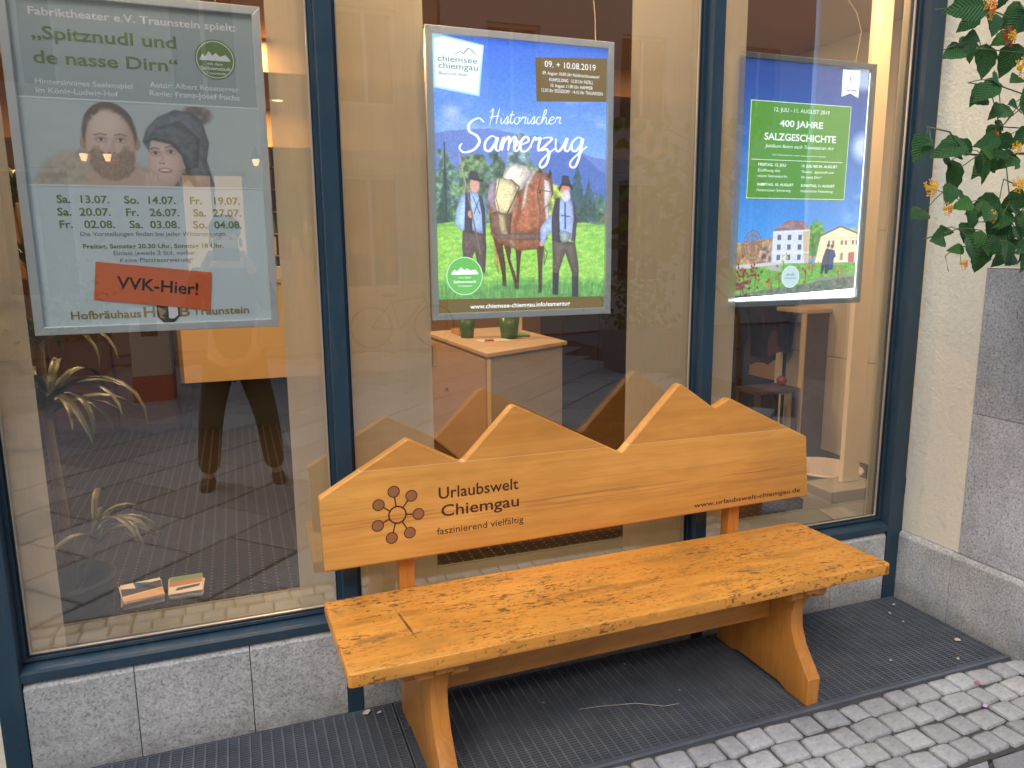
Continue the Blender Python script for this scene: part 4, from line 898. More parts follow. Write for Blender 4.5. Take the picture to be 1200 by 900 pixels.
# ================================================================== CURTAINS, SILL, ROOM
def curtain(x0, x1, label, y=.092, mat='sheer'):
    g = G(); n = max(4, int((x1 - x0) / .02)); v = []
    bm = bmesh.new(); rows = [.347, 1., 1.6, 2.2, 2.85]
    vs = [[bm.verts.new((x0 + (x1 - x0) * k / n, y + .0022 * math.sin(k * 1.1 + x0 * 9) * (1 if 0 < k < n else 0), z)) for k in range(n + 1)] for z in rows]
    for A, B in zip(vs, vs[1:]):
        for k in range(n): bm.faces.new((A[k], A[k + 1], B[k + 1], B[k]))
    g.add(bm); o = g.build('panel_curtain', mat, smooth=True); tag(o, label, 'curtain', 'sheer panel curtains behind the window')
curtain(-.944, -.842, 'narrow sheer curtain left of the theatre poster'); curtain(-.146, -.018, 'narrow sheer curtain right of the theatre poster')
curtain(.038, .330, 'wide sheer curtain left of the horse poster'); curtain(1.077, 1.345, 'wide sheer curtain right of the horse poster')
curtain(1.402, 1.556, 'narrow sheer curtain overlapping the left edge of the blue poster'); curtain(2.300, 2.343, 'narrow sheer curtain at the right jamb beside the pale post')
g = G(); g.box(2.665, 2.775, .60, .63, .3225, 2.85, .002); M['post_cream'] = simple('cream_board', (.80, .68, .52), .6, var=.04); tag(g.build('cream_board', 'post_cream'), 'tall cream coloured board standing behind the blue poster', 'board')
g = G(); g.box(-.94, 2.9, .0735, .285, .30, .345, .003); g.box(-.94, 2.9, .287, .30, .12, .3445); o = g.build('window_sill', 'sill'); tag(o, 'greenish stone inner window sill along all three panes', 'sill')

room = empty('room', (1, 3, 0), kind='structure')
def rbox(name, a, mat):
    g = G(); g.box(*a); return tag(g.build(name, mat), kind='structure')
room_objs = [rbox('floor', (-2.6, 5.2, .301, 6.6, .05, .12), 'carpet'), rbox('ceiling', (-2.6, 5.2, .08, 6.6, 2.902, 2.95), 'ceiling'), rbox('wall_back', (-2.6, 5.2, 6.6, 6.7, .05, 2.95), 'room_wall'),
             rbox('wall_left', (-2.7, -2.6, .301, 6.7, .05, 2.95), 'room_wall'), rbox('wall_end', (5.2, 5.3, .301, 6.7, .05, 2.95), 'room_wall')]
bpy.data.objects.remove(room)
g = G(); g.box(-2.7, 5.3, 5.5, 5.7, 2.55, 2.90); g.box(-2.7, 5.3, 3.0, 3.22, 2.70, 2.90); tag(g.build('ceiling_beam', 'ceiling'), kind='structure')
rw = empty('partition_wall', (3.62, 1.5, .12), 'pale interior partition wall of large panels behind the right pane', 'wall')
for y0, y1 in [(.32, 1.25), (1.253, 2.3)]:
    for z0, z1 in [(.12, .795), (.8, 1.65), (1.655, 2.9)]:
        g = G(); g.box(3.6, 3.64, y0, y1, z0, z1, .002); W(g.build('panel', 'room_wall2', rw))
# lamps: recessed downlights
def lamp(x, y, z, watt, col=(1, .64, .33), label='', r=.06):
    t = empty('downlight', (x, y, z), label, 'ceiling lamp', 'warm recessed ceiling lamps in the shop')
    g = G(); g.lathe([(.062, 0), (.075, 0), (.075, -.008), (.06, -.008), (.055, .0)], (0, 0, 0), 20); g.build('trim_ring', 'alu', t)
    g = G(); g.cyl((0, 0, -.001), (0, 0, -.004), .05, n=20); g.build('diffuser', M['lamp_glow'], t)
    ld = bpy.data.lights.new('downlight_bulb', 'AREA'); ld.shape = 'DISK'; ld.size = .11; ld.energy = watt; ld.color = col
    lo = bpy.data.objects.new('downlight_bulb', ld); C.objects.link(lo); lo.parent = t; lo.location = (0, 0, -.012)
M['lamp_glow'] = ink('warm_lamp_glow', (1, .72, .42), 5)
LW = 9.5
for i, (x, y, e, where) in enumerate([(-.4, .55, 1., 'above the left pane'), (.55, .5, 1.3, 'above the middle pane, left'), (1.25, .55, .8, 'above the middle pane, right'), (2.45, .33, 1.25, 'above the right pane'),
        (-1.4, 2.2, 1.2, 'over the houseplant'), (-.2, 2.9, 4.2, 'in front of the reception counter'), (1.3, 2.4, .9, 'over the corner cabinet'), (2.9, 2.4, .5, 'over the coats'), (.2, 5.0, 2.0, 'near the brochure rack'), (2.2, 4.6, .9, 'before the dark cupboard'), (-1.6, 4.6, .8, 'back left')]):
    lamp(x, y, 2.70 if False else 2.895, LW * e, label='warm recessed ceiling lamp ' + where)

# reception counter
rc = empty('reception_counter', (-.3, 4.1, .12), 'bright cream reception counter front behind the theatre poster', 'counter')
g = G(); g.box(-.70, .42, 4.0, 4.03, .53, 1.30, .003); W(g.build('front_panel', 'cream', rc)); g = G(); g.box(-.74, .46, 3.98, 4.6, 1.302, 1.33, .003); W(g.build('counter_top', 'light_wood', rc))
g = G(); g.box(-.66, .38, 4.12, 4.55, .121, 1.30); W(g.build('base', 'black', rc))
# corner cabinet with pots
cb = empty('corner_cabinet', (1.4, 2.6, .12), 'beige corner cabinet with a door behind the horse poster', 'cabinet')
foot = [(1.10, 1.80), (1.74, 2.16), (1.72, 3.2), (1.06, 3.1)]
g = G(); g.prism([(1.085, 1.775), (1.77, 2.15), (1.75, 3.23), (1.04, 3.13)], 'z', .925, .95, .002, 1); W(g.build('worktop', 'light_wood', cb))
g = G(); g.prism(foot, 'z', .14, .924, .002, 1); W(g.build('carcass', 'grey_lam', cb))
g = G(); g.prism([(1.092, 1.83), (1.1, 1.83), (1.06, 3.08), (1.048, 3.08)], 'z', .16, .905, .001, 1); M['pink_lam'] = simple('rosy_beech_laminate', (.50, .36, .26), .5, var=.08, nscale=6); W(g.build('door', 'pink_lam', cb))
g = G(); g.box(1.094, 1.112, 1.79, 1.812, .15, .915, .001); M['edge'] = simple('pale_edge_strip', (.75, .62, .42), .5); W(g.build('edge_strip', 'edge', cb))
g = G(); g.tube([(1.062, 2.88, .88), (1.035, 2.88, .88), (1.035, 2.88, .72), (1.062, 2.88, .72)], .006); W(g.build('handle', 'steel', cb))
g = G(); g.cyl((1.075, 2.6, .60), (1.05, 2.6, .60), .012, n=12); W(g.build('keyhole', 'steel', cb))
def pot(x, y, label, r=.075, h=.16):
    t = empty('plant_pot', (x, y, .95), label, 'pot', 'green pots on the corner cabinet')
    g = G(); g.lathe([(r * .7, 0), (r * .75, .004), (r, h), (r * .93, h), (r * .7, .02)], (0, 0, 0.001), 24); g.build('pot', 'pot_green', t, smooth=True)
    g = G()
    for k in range(14):
        a = k * 2.4; rr = r * random.uniform(.2, .8); g.tube([(rr * .3 * math.cos(a), rr * .3 * math.sin(a), h * .8), (rr * math.cos(a), rr * math.sin(a), h + .06), (rr * 2.2 * math.cos(a), rr * 2.2 * math.sin(a), h + random.uniform(.05, .2))], [.004, .006, .002], 4)
    g.build('foliage', 'leaf_room', t)
pot(1.22, 2.62, 'green pot at the left end of the corner cabinet', .06); pot(1.47, 2.45, 'larger green pot in the middle of the corner cabinet')
g = G(); g.box(1.25, 1.31, 2.3, 2.33, .951, .967, .004); M['red'] = simple('red_plastic', (.5, .05, .03), .4); tag(g.build('stapler', 'red'), 'small red stapler lying on the corner cabinet', 'stapler')
g = G(); g.box(1.60, 1.74, 2.9, 2.96, .951, 1.11, .003); tag(g.build('box_file', 'edge'), 'pale box file at the right end of the cabinet', 'file')
# brochure rack on the back wall
br = empty('brochure_rack', (1, 6.5, 1.3), 'wall rack full of colourful brochures behind the counter', 'rack')
g = G(); g.box(-.2, 2.4, 6.55, 6.595, 1.25, 2.75); W(g.build('back_board', 'dark_wood', br))
cols = [ink('brochure_%s' % n, c, .0) for n, c in dict(red=(.5, .12, .08), blue=(.08, .18, .4), yellow=(.7, .5, .12), white=(.7, .66, .58), green=(.15, .3, .12), tan=(.5, .34, .18)).items()]
pm = []
for c in cols:
    me = bpy.data.meshes.new('brochure'); me.from_pydata([(0, 0, 0), (.1, 0, 0), (.1, .01, .2), (0, .01, .2), (0, .008, 0), (.1, .008, 0), (.1, .018, .2), (0, .018, .2)], [], [(0, 1, 2, 3), (7, 6, 5, 4), (0, 4, 5, 1), (3, 2, 6, 7), (0, 3, 7, 4), (1, 5, 6, 2)]); me.materials.append(c); pm.append(me)
for r in range(6):
    for k in range(19):
        o = bpy.data.objects.new('brochure', random.choice(pm)); link(o, br); o.location = (-.17 + k * .132 - 1, 6.52 - 6.5, 1.28 + r * .24 - 1.3)
    g = G(); g.box(-.2, 2.4, 6.49, 6.55, 1.262 + r * .24, 1.274 + r * .24); W(g.build('shelf', 'light_wood', br))
# dark cupboard on the right, coats
dc = empty('dark_cupboard', (3.9, 5.4, .12), 'dark brown cupboard at the back right of the shop', 'cupboard')
g = G(); g.box(3.0, 4.3, 5.0, 5.6, .12, 2.35, .004); W(g.build('carcass', 'dark_wood', dc))
for x0 in (3.02, 3.445, 3.87): 
    g = G(); g.box(x0, x0 + .41, 4.975, 4.998, .2, 2.3, .003); W(g.build('door', 'dark_wood', dc)); g = G(); g.cyl((x0 + .37, 4.975, 1.2), (x0 + .37, 4.95, 1.2), .012, n=10); W(g.build('handle', 'steel', dc))
# side shelf with coats
sh = empty('side_shelf', (3.5, 1.9, .12), 'brown side shelf with a pale edge beside the coats', 'shelf')
g = G(); g.box(3.40, 3.595, 1.76, 1.79, .12, 1.10, .002); W(g.build('side_panel', 'dark_wood', sh)); g = G(); g.box(3.385, 3.399, 1.755, 1.795, .12, 1.10, .001); W(g.build('edge_strip', 'light_wood', sh)); g = G(); g.box(3.38, 3.597, 1.74, 2.05, 1.102, 1.13, .002); W(g.build('top', 'light_wood', sh)); g = G(); g.box(3.40, 3.597, 1.791, 2.05, .5, .53); W(g.build('shelf_board', 'light_wood', sh))
def coat(x, y, ztop, w_, h_, label, col):
    bm = bmesh.new(); n = 18; rings = []
    prof = [(1., .12), (.97, .35), (.75, .75), (.45, .9), (.12, .92), (0, 1.0)]
    for s_, ww in [(0, .18), (.05, .5), (.13, .8), (.3, .82), (.6, .9), (.85, 1.), (1., 1.02)]:
        rings.append([bm.verts.new((w_ / 2 * ww * math.cos(2 * math.pi * k / n) * (1 + .06 * math.sin(k * 3 + s_ * 4)), .07 * ww * math.sin(2 * math.pi * k / n) * (1 + .35 * math.sin(k * 5 + s_ * 6)), -h_ * s_ + (.02 * math.sin(k * 2.) if s_ > .9 else 0))) for k in range(n)])
    for A, B in zip(rings, rings[1:]):
        for k in range(n): bm.faces.new((A[k], A[(k + 1) % n], B[(k + 1) % n], B[k]))
    bm.faces.new(rings[0]); g = G(); g.add(bm)
    t = empty('coat', (x, y, ztop), label, 'coat', 'coats hanging behind the right pane')
    g.build('body', col, t, smooth=True)
    for sgn in (-1, 1):
        g = G(); g.tube([(sgn * w_ * .36, 0, -.08), (sgn * w_ * .52, -.03, -.3), (sgn * w_ * .5, -.06, -h_ * .8)], [.05, .055, .045], 10); g.build('sleeve', col, t, smooth=True)
M['coat_a'] = simple('dark_brown_leather', (.055, .032, .022), .5, var=.4, nscale=6); M['coat_b'] = simple('black_wool', (.02, .018, .018), .9, var=.4); M['coat_c'] = simple('rust_brown_wool', (.12, .055, .03), .9, var=.3)
for a in [(3.02, 2.12, 1.36, .40, .72, 'black coat nearest the mullion', M['coat_b']), (3.26, 2.14, 1.34, .42, .62, 'dark brown leather jacket in the middle', M['coat_a']), (3.47, 2.16, 1.33, .38, .55, 'rust brown jacket beside the side shelf', M['coat_c'])]: coat(*a)
cr = empty('coat_rail', (3.2, 2.15, .12), 'black coat rail carrying three jackets', 'coat rail')
g = G(); g.tube([(2.75, 2.1, 1.40), (3.58, 2.16, 1.40)], .012, 8); W(g.build('rail', 'black', cr))
for x_, y_ in ((2.76, 2.1), (3.57, 2.16)): g = G(); g.tube([(x_, y_, .12), (x_, y_, 1.40)], .012, 8); W(g.build('leg', 'black', cr))
g = G(); g.sph((3.30, 1.86, .625), .036, 20, 14); M['redball'] = simple('red_ball', (.22, .03, .02), .4); 
st_ = empty('side_table', (3.2, 1.86, .12), 'small dark side table under the jackets', 'table'); g2 = G(); g2.box(3.0, 3.36, 1.74, 1.98, .56, .588, .003); W(g2.build('table_top', 'dark_wood', st_))
for x_, y_ in [(3.02, 1.76), (3.34, 1.76), (3.02, 1.96), (3.34, 1.96)]: g2 = G(); g2.box(x_ - .015, x_ + .015, y_ - .015, y_ + .015, .121, .559); W(g2.build('leg', 'dark_wood', st_))
tag(g.build('ball', 'redball', smooth=True), 'small red ball on the side table under the jackets', 'ball')
# basket and folder
bk = empty('basket', (2.84, .92, .12), 'round white wicker basket behind the right pane', 'basket')
g = G(); g.lathe([(.13, 0), (.19, .24), (.205, .25), (.205, .26), (.19, .262), (.182, .24), (.12, .01)], (0, 0, .001), 36); g.build('body', 'wicker', bk, smooth='auto')
g = G(); g.tube([(.20 * math.cos(a * .26), .20 * math.sin(a * .26), .255) for a in range(24)], .011, 8, closed=True); g.build('rim', 'wicker', bk, smooth=True); bk.scale = (1, 1, .7)
g = G(); g.box(2.50, 2.84, .50, .70, .121, .32, .004); tag(g.build('low_box', simple('grey_card', (.30, .28, .24), .7, var=.15)), 'low grey box under the tall cream board in the right pane', 'box')
g = G(); g.prism([(2.16, .11), (2.30, .12), (2.31, .24), (2.19, .25)], 'z', .346, .352, .001, 1); tag(g.build('folder', simple('grey_paper', (.22, .20, .17), .7, var=.15)), 'flat grey folder lying on the right end of the sill', 'folder')
# brochures on the floor by the left pane
def broch(cx, cy, rz, label, bands, w_=.155, d_=.19, h_=.03):
    t = empty('brochure_stack', (cx, cy, .121), label, 'brochures', rz=rz)
    n = 5
    for k in range(n):
        g = G(); g.box(-w_ / 2, w_ / 2, -d_ / 2, d_ / 2, k * h_ / n, (k + .85) * h_ / n, .0006, Matrix.Translation((random.uniform(-.006, .006), random.uniform(-.006, .006), 0)) @ Matrix.Rotation(random.uniform(-.06, .06), 4, 'Z')); g.build('brochure', ink('paper_edge', (.7, .67, .6)), t)
    zt = h_ + .0006
    for pts, c in bands: mesh('cover_print', [(p[0] * w_ / 2, p[1] * d_ / 2, zt + i_ * .0) for i_, p in enumerate(pts)], [tuple(range(len(pts)))], c, t); zt += .0005
wh, dkp, blu, skn, grn, tan = ink('cover_white', (.8, .8, .78)), ink('cover_dark', (.06, .06, .08)), ink('cover_blue', (.03, .16, .45)), ink('cover_peach', (.75, .48, .3)), ink('cover_green', (.16, .32, .12)), ink('cover_tan', (.5, .25, .11))
broch(-.735, .945, .18, 'left stack of brochures with blue and white covers on the floor', [([(-1, -1), (1, -1), (1, 1), (-1, 1)], wh), ([(-1, -.35), (1, -.1), (1, .72), (-1, .5)], dkp), ([(-1, .5), (-.3, -.0 + .3), (.2, .66), (-.5, .95)], wh), ([(-.3, .3), (-.35, .98), (.55, .62)], blu), ([(-1, -1), (1, -1), (1, -.2), (-1, -.55)], skn)])
broch(-.565, .945, .02, 'right stack of brochures with a green and tan cover on the floor', [([(-1, -1), (1, -1), (1, 1), (-1, 1)], wh), ([(-1, .4), (1, .5), (1, 1), (-1, 1)], grn), ([(-1, -.2), (1, -.1), (1, .5), (-1, .4)], tan), ([(-.6, -.7), (.8, -.5), (.9, -.25), (-.5, -.4)], dkp)], .13, .18)

def clutter(x, y, z, items, surf):
    for k, (dx, dy, w_, d_, h_, m_, nm, cat) in enumerate(items):
        g = G(); g.box(x + dx - w_ / 2, x + dx + w_ / 2, y + dy - d_ / 2, y + dy + d_ / 2, z, z + h_, min(.003, h_ / 4)); tag(g.build(cat.replace(' ', '_'), m_), nm + ' ' + surf, cat)
clutter(1.45, 2.75, .951, [(-.12, -.38, .21, .15, .004, wh, 'white sheet of paper', 'paper'), (.12, -.15, .15, .21, .012, grn, 'green booklet', 'booklet'), (-.2, .1, .10, .21, .035, tan, 'tan stack of leaflets', 'leaflets')], 'on the corner cabinet top')
clutter(-.2, 4.2, 1.331, [(-.3, .1, .42, .04, .32, M['black'], 'black computer monitor', 'monitor'), (.2, 0, .21, .28, .10, wh, 'white stack of leaflets', 'leaflets'), (.45, .05, .12, .12, .18, skn, 'peach coloured leaflet holder', 'holder')], 'on the reception counter')
for k, (x, z, w_, h_, m_) in enumerate([(-1.6, 1.7, .5, .7, blu), (3.1, 2.45, .4, .3, tan), (4.6, 1.7, .5, .7, grn)]):
    t = empty('wall_picture', (x, 6.58, z), ['blue', 'tan', 'green'][k] + ' framed picture on the back wall', 'picture'); g = G(); g.box(-w_ / 2, w_ / 2, -.01, .015, -h_ / 2, h_ / 2, .004); g.build('frame', 'light_wood', t); mesh('print', [(-w_ * .42, -.012, -h_ * .43), (w_ * .42, -.012, -h_ * .43), (w_ * .42, -.012, h_ * .43), (-w_ * .42, -.012, h_ * .43)], [(0, 1, 2, 3)], m_, t)

lc = empty('added_dark_cupboard', (-1.7, 4.8, .12), 'added dark low cupboard, darkening the room left of the cream reception counter', 'cupboard')  # made-up cupboard, added to keep the room dark left of the counter
g = G(); g.box(-2.58, -.78, 4.3, 4.8, .121, 1.36, .004); W(g.build('carcass', 'dark_wood', lc))
for k in range(4): g = G(); g.box(-2.56 + k * .445, -2.56 + k * .445 + .43, 4.28, 4.298, .16, 1.32, .003); W(g.build('door', 'dark_wood', lc))
# ================================================================== PLANTS
def leaf_strap(L, w_, droop, seed):
    r = random.Random(seed); bm = bmesh.new(); n = 8; p = Vector((0, 0, 0)); ang_ = R_(62 - droop * .2); prev = None; side = r.uniform(-.25, .25)
    for i in range(n + 1):
        t = i / n; ww = w_ * (math.sin(math.pi * min(1, .12 + t * .88)) ** .6 if t < 1 else 0.02)
        a = ang_ - R_(droop) * t ** 1.3 * 1.5
        if i: p = p + Vector((math.cos(a), side * .3 * t, math.sin(a))) * (L / n)
        up = Vector((-math.sin(a), 0, math.cos(a))) * ww * .25
        c = [bm.verts.new(p + Vector((0, -ww / 2, 0)) + up), bm.verts.new(p), bm.verts.new(p + Vector((0, ww / 2, 0)) + up)]
        if prev: bm.faces.new((prev[0], prev[1], c[1], c[0])); bm.faces.new((prev[1], prev[2], c[2], c[1]))
        prev = c
    me = bpy.data.meshes.new('leaf'); bm.to_mesh(me); bm.free(); me.materials.append(M['leaf_strap']); me.polygons.foreach_set('use_smooth', [True] * len(me.polygons)); return me
def strapmat():
    m = NT('striped_strap_leaf'); v = m.coord(scale=(2, 60, 2)); n = m.noise(v, 1.5, 2); n2 = m.noise(m.coord(), 6, 3)
    c = m.mix(m.ramp(n, [(.4, 0), (.6, 1)]), (.025, .055, .018), (.14, .155, .05)); c = m.mix(m.ramp(n2, [(.5, 0), (.75, .8)]), c, (.13, .10, .04)); m.bsdf(c, .4); return m.m
M['leaf_strap'] = strapmat()
hp = empty('houseplant', (-.93, .62, .12), 'tall striped houseplant in a pot behind the left pane', 'plant')
g = G(); g.lathe([(.10, 0), (.13, .02), (.15, .24), (.16, .25), (.15, .26), (.135, .24)], (0, 0, .001), 28); g.build('pot', 'black', hp, smooth='auto')
g = G(); g.tube([(0, 0, .2), (.01, 0, .5), (-.01, .01, .9), (.0, .0, 1.35), (-.02, 0, 1.6)], [.02, .018, .016, .014, .01], 8); g.tube([(.03, .02, .2), (.09, 0, .34), (.11, -.02, .46)], .010, 6); g.build('stem', 'stem_room', hp, smooth=True)
lm = [leaf_strap(random.uniform(.34, .46), random.uniform(.026, .036), random.uniform(50, 105), k) for k in range(6)]
def tuft(cx, cy, cz, n, a0, a1, sc):
    for k in range(n):
        o = bpy.data.objects.new('leaf', random.choice(lm)); link(o, hp); o.location = (cx, cy, cz + random.uniform(-.05, .05)); o.scale = (sc * random.uniform(.8, 1.1),) * 3
        o.rotation_euler = (random.uniform(-.2, .2), random.uniform(-.35, .25), R_(random.uniform(a0, a1)))
tuft(0, 0, .90, 26, -180, 180, 1.0); tuft(0, 0, 1.12, 16, -180, 180, .9); tuft(-.01, 0, 1.4, 14, -180, 180, .9); tuft(-.02, 0, 1.62, 12, -180, 180, .8); tuft(.11, -.02, .42, 14, -120, 120, .7)

# lantana shrub beside the pillar
def leafmat():
    m = NT('lantana_leaf'); tc = m.n('ShaderNodeTexCoord'); sp = m.n('ShaderNodeSeparateXYZ'); m.l(tc.outputs['Object'], sp.inputs[0])
    n = m.noise(m.coord(), 9, 4); ax = m.math('ABSOLUTE', sp.outputs[0])
    vein = m.math('SINE', m.math('ADD', m.math('MULTIPLY', sp.outputs[1], 62.), m.math('MULTIPLY', ax, -70.)))
    vm = m.math('MAXIMUM', m.ramp(vein, [(.86, 0), (.98, .3)]), m.ramp(ax, [(.008, .5), (.022, 0)]))
    c = m.mix(n, (.030, .120, .042), (.065, .190, .060)); c = m.mix(1., c, m.ramp(m.rnd(), [(0, (.6, .75, .7)), (.7, (1.15, 1.1, 1.0)), (1, (1.9, 1.6, .8))]), 'MULTIPLY')
    c = m.mix(vm, c, (.09, .17, .07)); h = m.math('ADD', vein, m.math('MULTIPLY', m.noise(m.coord(), 45, 2), .8))
    p = m.bsdf(c, .42, 0, m.bump(h, .5, .012), spec=.45); p.inputs['Subsurface Weight'].default_value = 0
    tl = m.n('ShaderNodeBsdfTranslucent'); tl.inputs[0].default_value = (.05, .16, .03, 1); ms = m.n('ShaderNodeMixShader'); ms.inputs[0].default_value = .22
    m.l(p.outputs[0], ms.inputs[1]); m.l(tl.outputs[0], ms.inputs[2]); m.l(ms.outputs[0], m.out.inputs[0]); return m.m
M['lantana'] = leafmat(); M['lantana_stem'] = simple('green_stem', (.10, .17, .06), .6); M['bark'] = simple('grey_brown_bark', (.16, .12, .08), .9, var=.4)
def lleaf(seed):
    """unit leaf along +Y, length 1, facing +Z"""
    r = random.Random(seed); bm = bmesh.new(); n = 9; prev = None; bend = r.uniform(.25, .8); fold = r.uniform(.18, .45); tw = r.uniform(-.15, .15)
    for i in range(n + 1):
        t = i / n; ww = .36 * (math.sin(math.pi * t ** .72) ** .85) * (1 - .25 * t) + .004; ww *= 1 + (.06 if i % 2 else -.05) * (0 < i < n)
        y = t; z = -bend * t * t * .5; c = []
        for s_ in (-1, -.5, 0, .5, 1):
            zz = z + abs(s_) * ww * fold - (s_ * s_) * ww * .18 + s_ * ww * tw + (.012 * math.sin(i * 2.1 + s_ * 3) if abs(s_) > .4 else 0)
            c.append(bm.verts.new((s_ * ww + .04 * math.sin(t * 3) * (seed % 3 - 1), y, zz)))
        if prev:
            for k in range(4): bm.faces.new((prev[k], prev[k + 1], c[k + 1], c[k]))
        prev = c
    me = bpy.data.meshes.new('leaf'); bm.to_mesh(me); bm.free(); me.materials.append(M['lantana']); me.polygons.foreach_set('use_smooth', [True] * len(me.polygons)); return me
LM = [lleaf(k) for k in range(7)]
STEMS = [[(1.829, -0.83, 1.803), (1.649, -0.83, 1.794), (1.588, -0.83, 1.794), (1.511, -0.83, 1.846), (1.449, -0.83, 1.858)], [(1.858, -0.83, 1.62), (1.741, -0.83, 1.61), (1.603, -0.83, 1.66), (1.521, -0.83, 1.693)], [(1.874, -0.83, 1.519), (1.715, -0.83, 1.556), (1.58, -0.83, 1.596), (1.474, -0.83, 1.569)], [(1.804, -0.83, 1.956), (1.688, -0.83, 1.969), (1.577, -0.83, 1.975)], [(1.787, -0.83, 2.061), (1.611, -0.83, 2.06), (1.49, -0.83, 2.053)], [(1.777, -0.83, 2.125), (1.596, -0.83, 2.17), (1.449, -0.83, 2.146)], [(1.715, -0.83, 1.556), (1.602, -0.83, 1.545), (1.551, -0.83, 1.523), (1.553, -0.83, 1.481)], [(1.818, -0.83, 1.871), (1.718, -0.83, 1.871), (1.653, -0.83, 1.947)], [(1.525, -0.83, 1.783), (1.574, -0.83, 1.758), (1.632, -0.83, 1.796)], [(1.746, -0.83, 1.795), (1.743, -0.83, 1.731), (1.791, -0.83, 1.611)]]
LV = [(1.497, 2.144, 0.093, 185.0), (1.627, 2.123, 0.073, 250.0), (1.577, 2.087, 0.049, 205.0), (1.509, 2.048, 0.073, 200.0), (1.658, 2.042, 0.088, 255.0), (1.743, 2.049, 0.083, 240.0), (1.714, 2.135, 0.083, 220.0), (1.595, 1.952, 0.069, 215.0), (1.653, 1.945, 0.069, 200.0), (1.641, 1.981, 0.069, 10.0), (1.739, 1.996, 0.054, 200.0), (1.751, 1.917, 0.064, 210.0), (1.422, 1.806, 0.078, 235.0), (1.53, 1.812, 0.093, 195.0), (1.628, 1.825, 0.073, 160.0), (1.613, 1.73, 0.103, 280.0), (1.735, 1.784, 0.093, 230.0), (1.533, 1.688, 0.064, 235.0), (1.478, 1.639, 0.073, 190.0), (1.659, 1.741, 0.061, 300.0), (1.722, 1.666, 0.086, 200.0), (1.789, 1.667, 0.086, 230.0), (1.486, 1.571, 0.073, 185.0), (1.622, 1.543, 0.083, 300.0), (1.722, 1.511, 0.083, 275.0), (1.778, 1.585, 0.093, 215.0), (1.819, 1.52, 0.083, 250.0), (1.621, 1.624, 0.059, 120.0), (1.58, 1.594, 0.054, 190.0), (1.681, 1.589, 0.064, 240.0), (1.775, 1.844, 0.073, 210.0), (1.578, 1.798, 0.054, 170.0), (1.664, 1.638, 0.064, 215.0), (1.835, 1.611, 0.073, 260.0), (1.761, 1.52, 0.064, 220.0), (1.684, 1.545, 0.069, 235.0), (1.814, 1.744, 0.073, 240.0), (1.722, 1.844, 0.059, 300.0), (1.781, 1.959, 0.064, 240.0), (1.685, 2.094, 0.059, 200.0), (1.568, 2.149, 0.064, 240.0), (1.748, 2.164, 0.073, 250.0)]
FL = [(1.591, 2.156, 0.022), (1.678, 2.093, 0.019), (1.74, 2.02, 0.022), (1.664, 1.843, 0.01), (1.749, 1.813, 0.014), (1.448, 1.701, 0.019), (1.515, 1.647, 0.014), (1.682, 1.63, 0.014), (1.768, 1.716, 0.017), (1.593, 1.502, 0.012)]
la = empty('lantana_shrub', (2.15, -.95, 0), 'lantana shrub with dark green leaves and small orange flowers, hanging in at upper right', 'shrub')
rl = random.Random(3)
g = G(); g.tube([(2.42, -1.02, .33), (2.36, -.98, 1.), (2.26, -.95, 1.5), (2.15, -.93, 1.9)], [.022, .02, .018, .012], 8)
for s_ in STEMS[:6]:
    e = s_[0]; g.tube([(2.26, -.95, e[2] - .25), (2.0, -.9, e[2] - .06), e], [.008, .005, .0035], 5)
W(g.build('trunk', 'bark', la, smooth=True))
SC = .93
lv_pos = []
for i, s_ in enumerate(STEMS):
    r0 = .0036 if i in (0,) else .0019
    g = G(); pts = [(p[0], p[1] + .012 * math.sin(k * 1.7 + i), p[2]) for k, p in enumerate(s_)]; g.tube(pts, [r0 * (1 - .12 * k) for k in range(len(pts))], 6); W(g.build('stem', 'lantana_stem', la, smooth=True))
def put_leaf(cx, cy, cz, L, deg, seed, tilt=None):
    """leaf centred at a point; its tip points deg degrees (0 = +X, 90 = up) in the plane facing the street"""
    a = R_(deg); tip = Vector((math.cos(a), 0, math.sin(a))); tip.y = rl.uniform(-.55, .25) if tilt is None else tilt; tip.normalize()
    nrm = Vector((rl.uniform(-.5, .2), -1, rl.uniform(.1, .9))); nrm = (nrm - nrm.dot(tip) * tip).normalized(); x = tip.cross(nrm)
    mt_ = Matrix((x, tip, nrm)).transposed().to_4x4(); mt_.translation = Vector((cx, cy, cz)) - tip * L * .5
    o = bpy.data.objects.new('leaf', LM[seed % 7]); link(o, la); o.matrix_basis = Matrix.Translation(-la.location) @ mt_ @ Matrix.Diagonal((L * 1.05, L, L, 1))
    return Vector((cx, cy, cz)) - tip * L * .5
EX = []
for i in range(70):
    s_ = STEMS[rl.choice([0, 0, 1, 1, 2, 2, 2, 3, 4, 5, 7, 9])]; k = rl.randrange(len(s_) - 1); t_ = rl.random() ** (1.3); p = Vector(s_[k]).lerp(Vector(s_[k + 1]), t_)
    if p.x < 1.60 and rl.random() < .6: continue
    EX.append((p.x + rl.gauss(0, .028), p.z + rl.gauss(-.004, .028), rl.uniform(.03, .072), rl.uniform(150, 330)))
for i, (x, z, L, d) in enumerate(LV + EX):
    y = -.83 + rl.uniform(-.05, .05); b0 = put_leaf(x, y, z, L * 1.08, d + rl.uniform(-6, 6), i)
    best = min((p for s_ in STEMS for p in s_), key=lambda p: (Vector(p) - b0).length)
    if (Vector(best) - b0).length < .12: g = G(); g.tube([best, tuple((Vector(best) + b0) / 2 + Vector((0, 0, .004))), tuple(b0)], .0013, 5); W(g.build('leaf_stalk', 'lantana_stem', la))
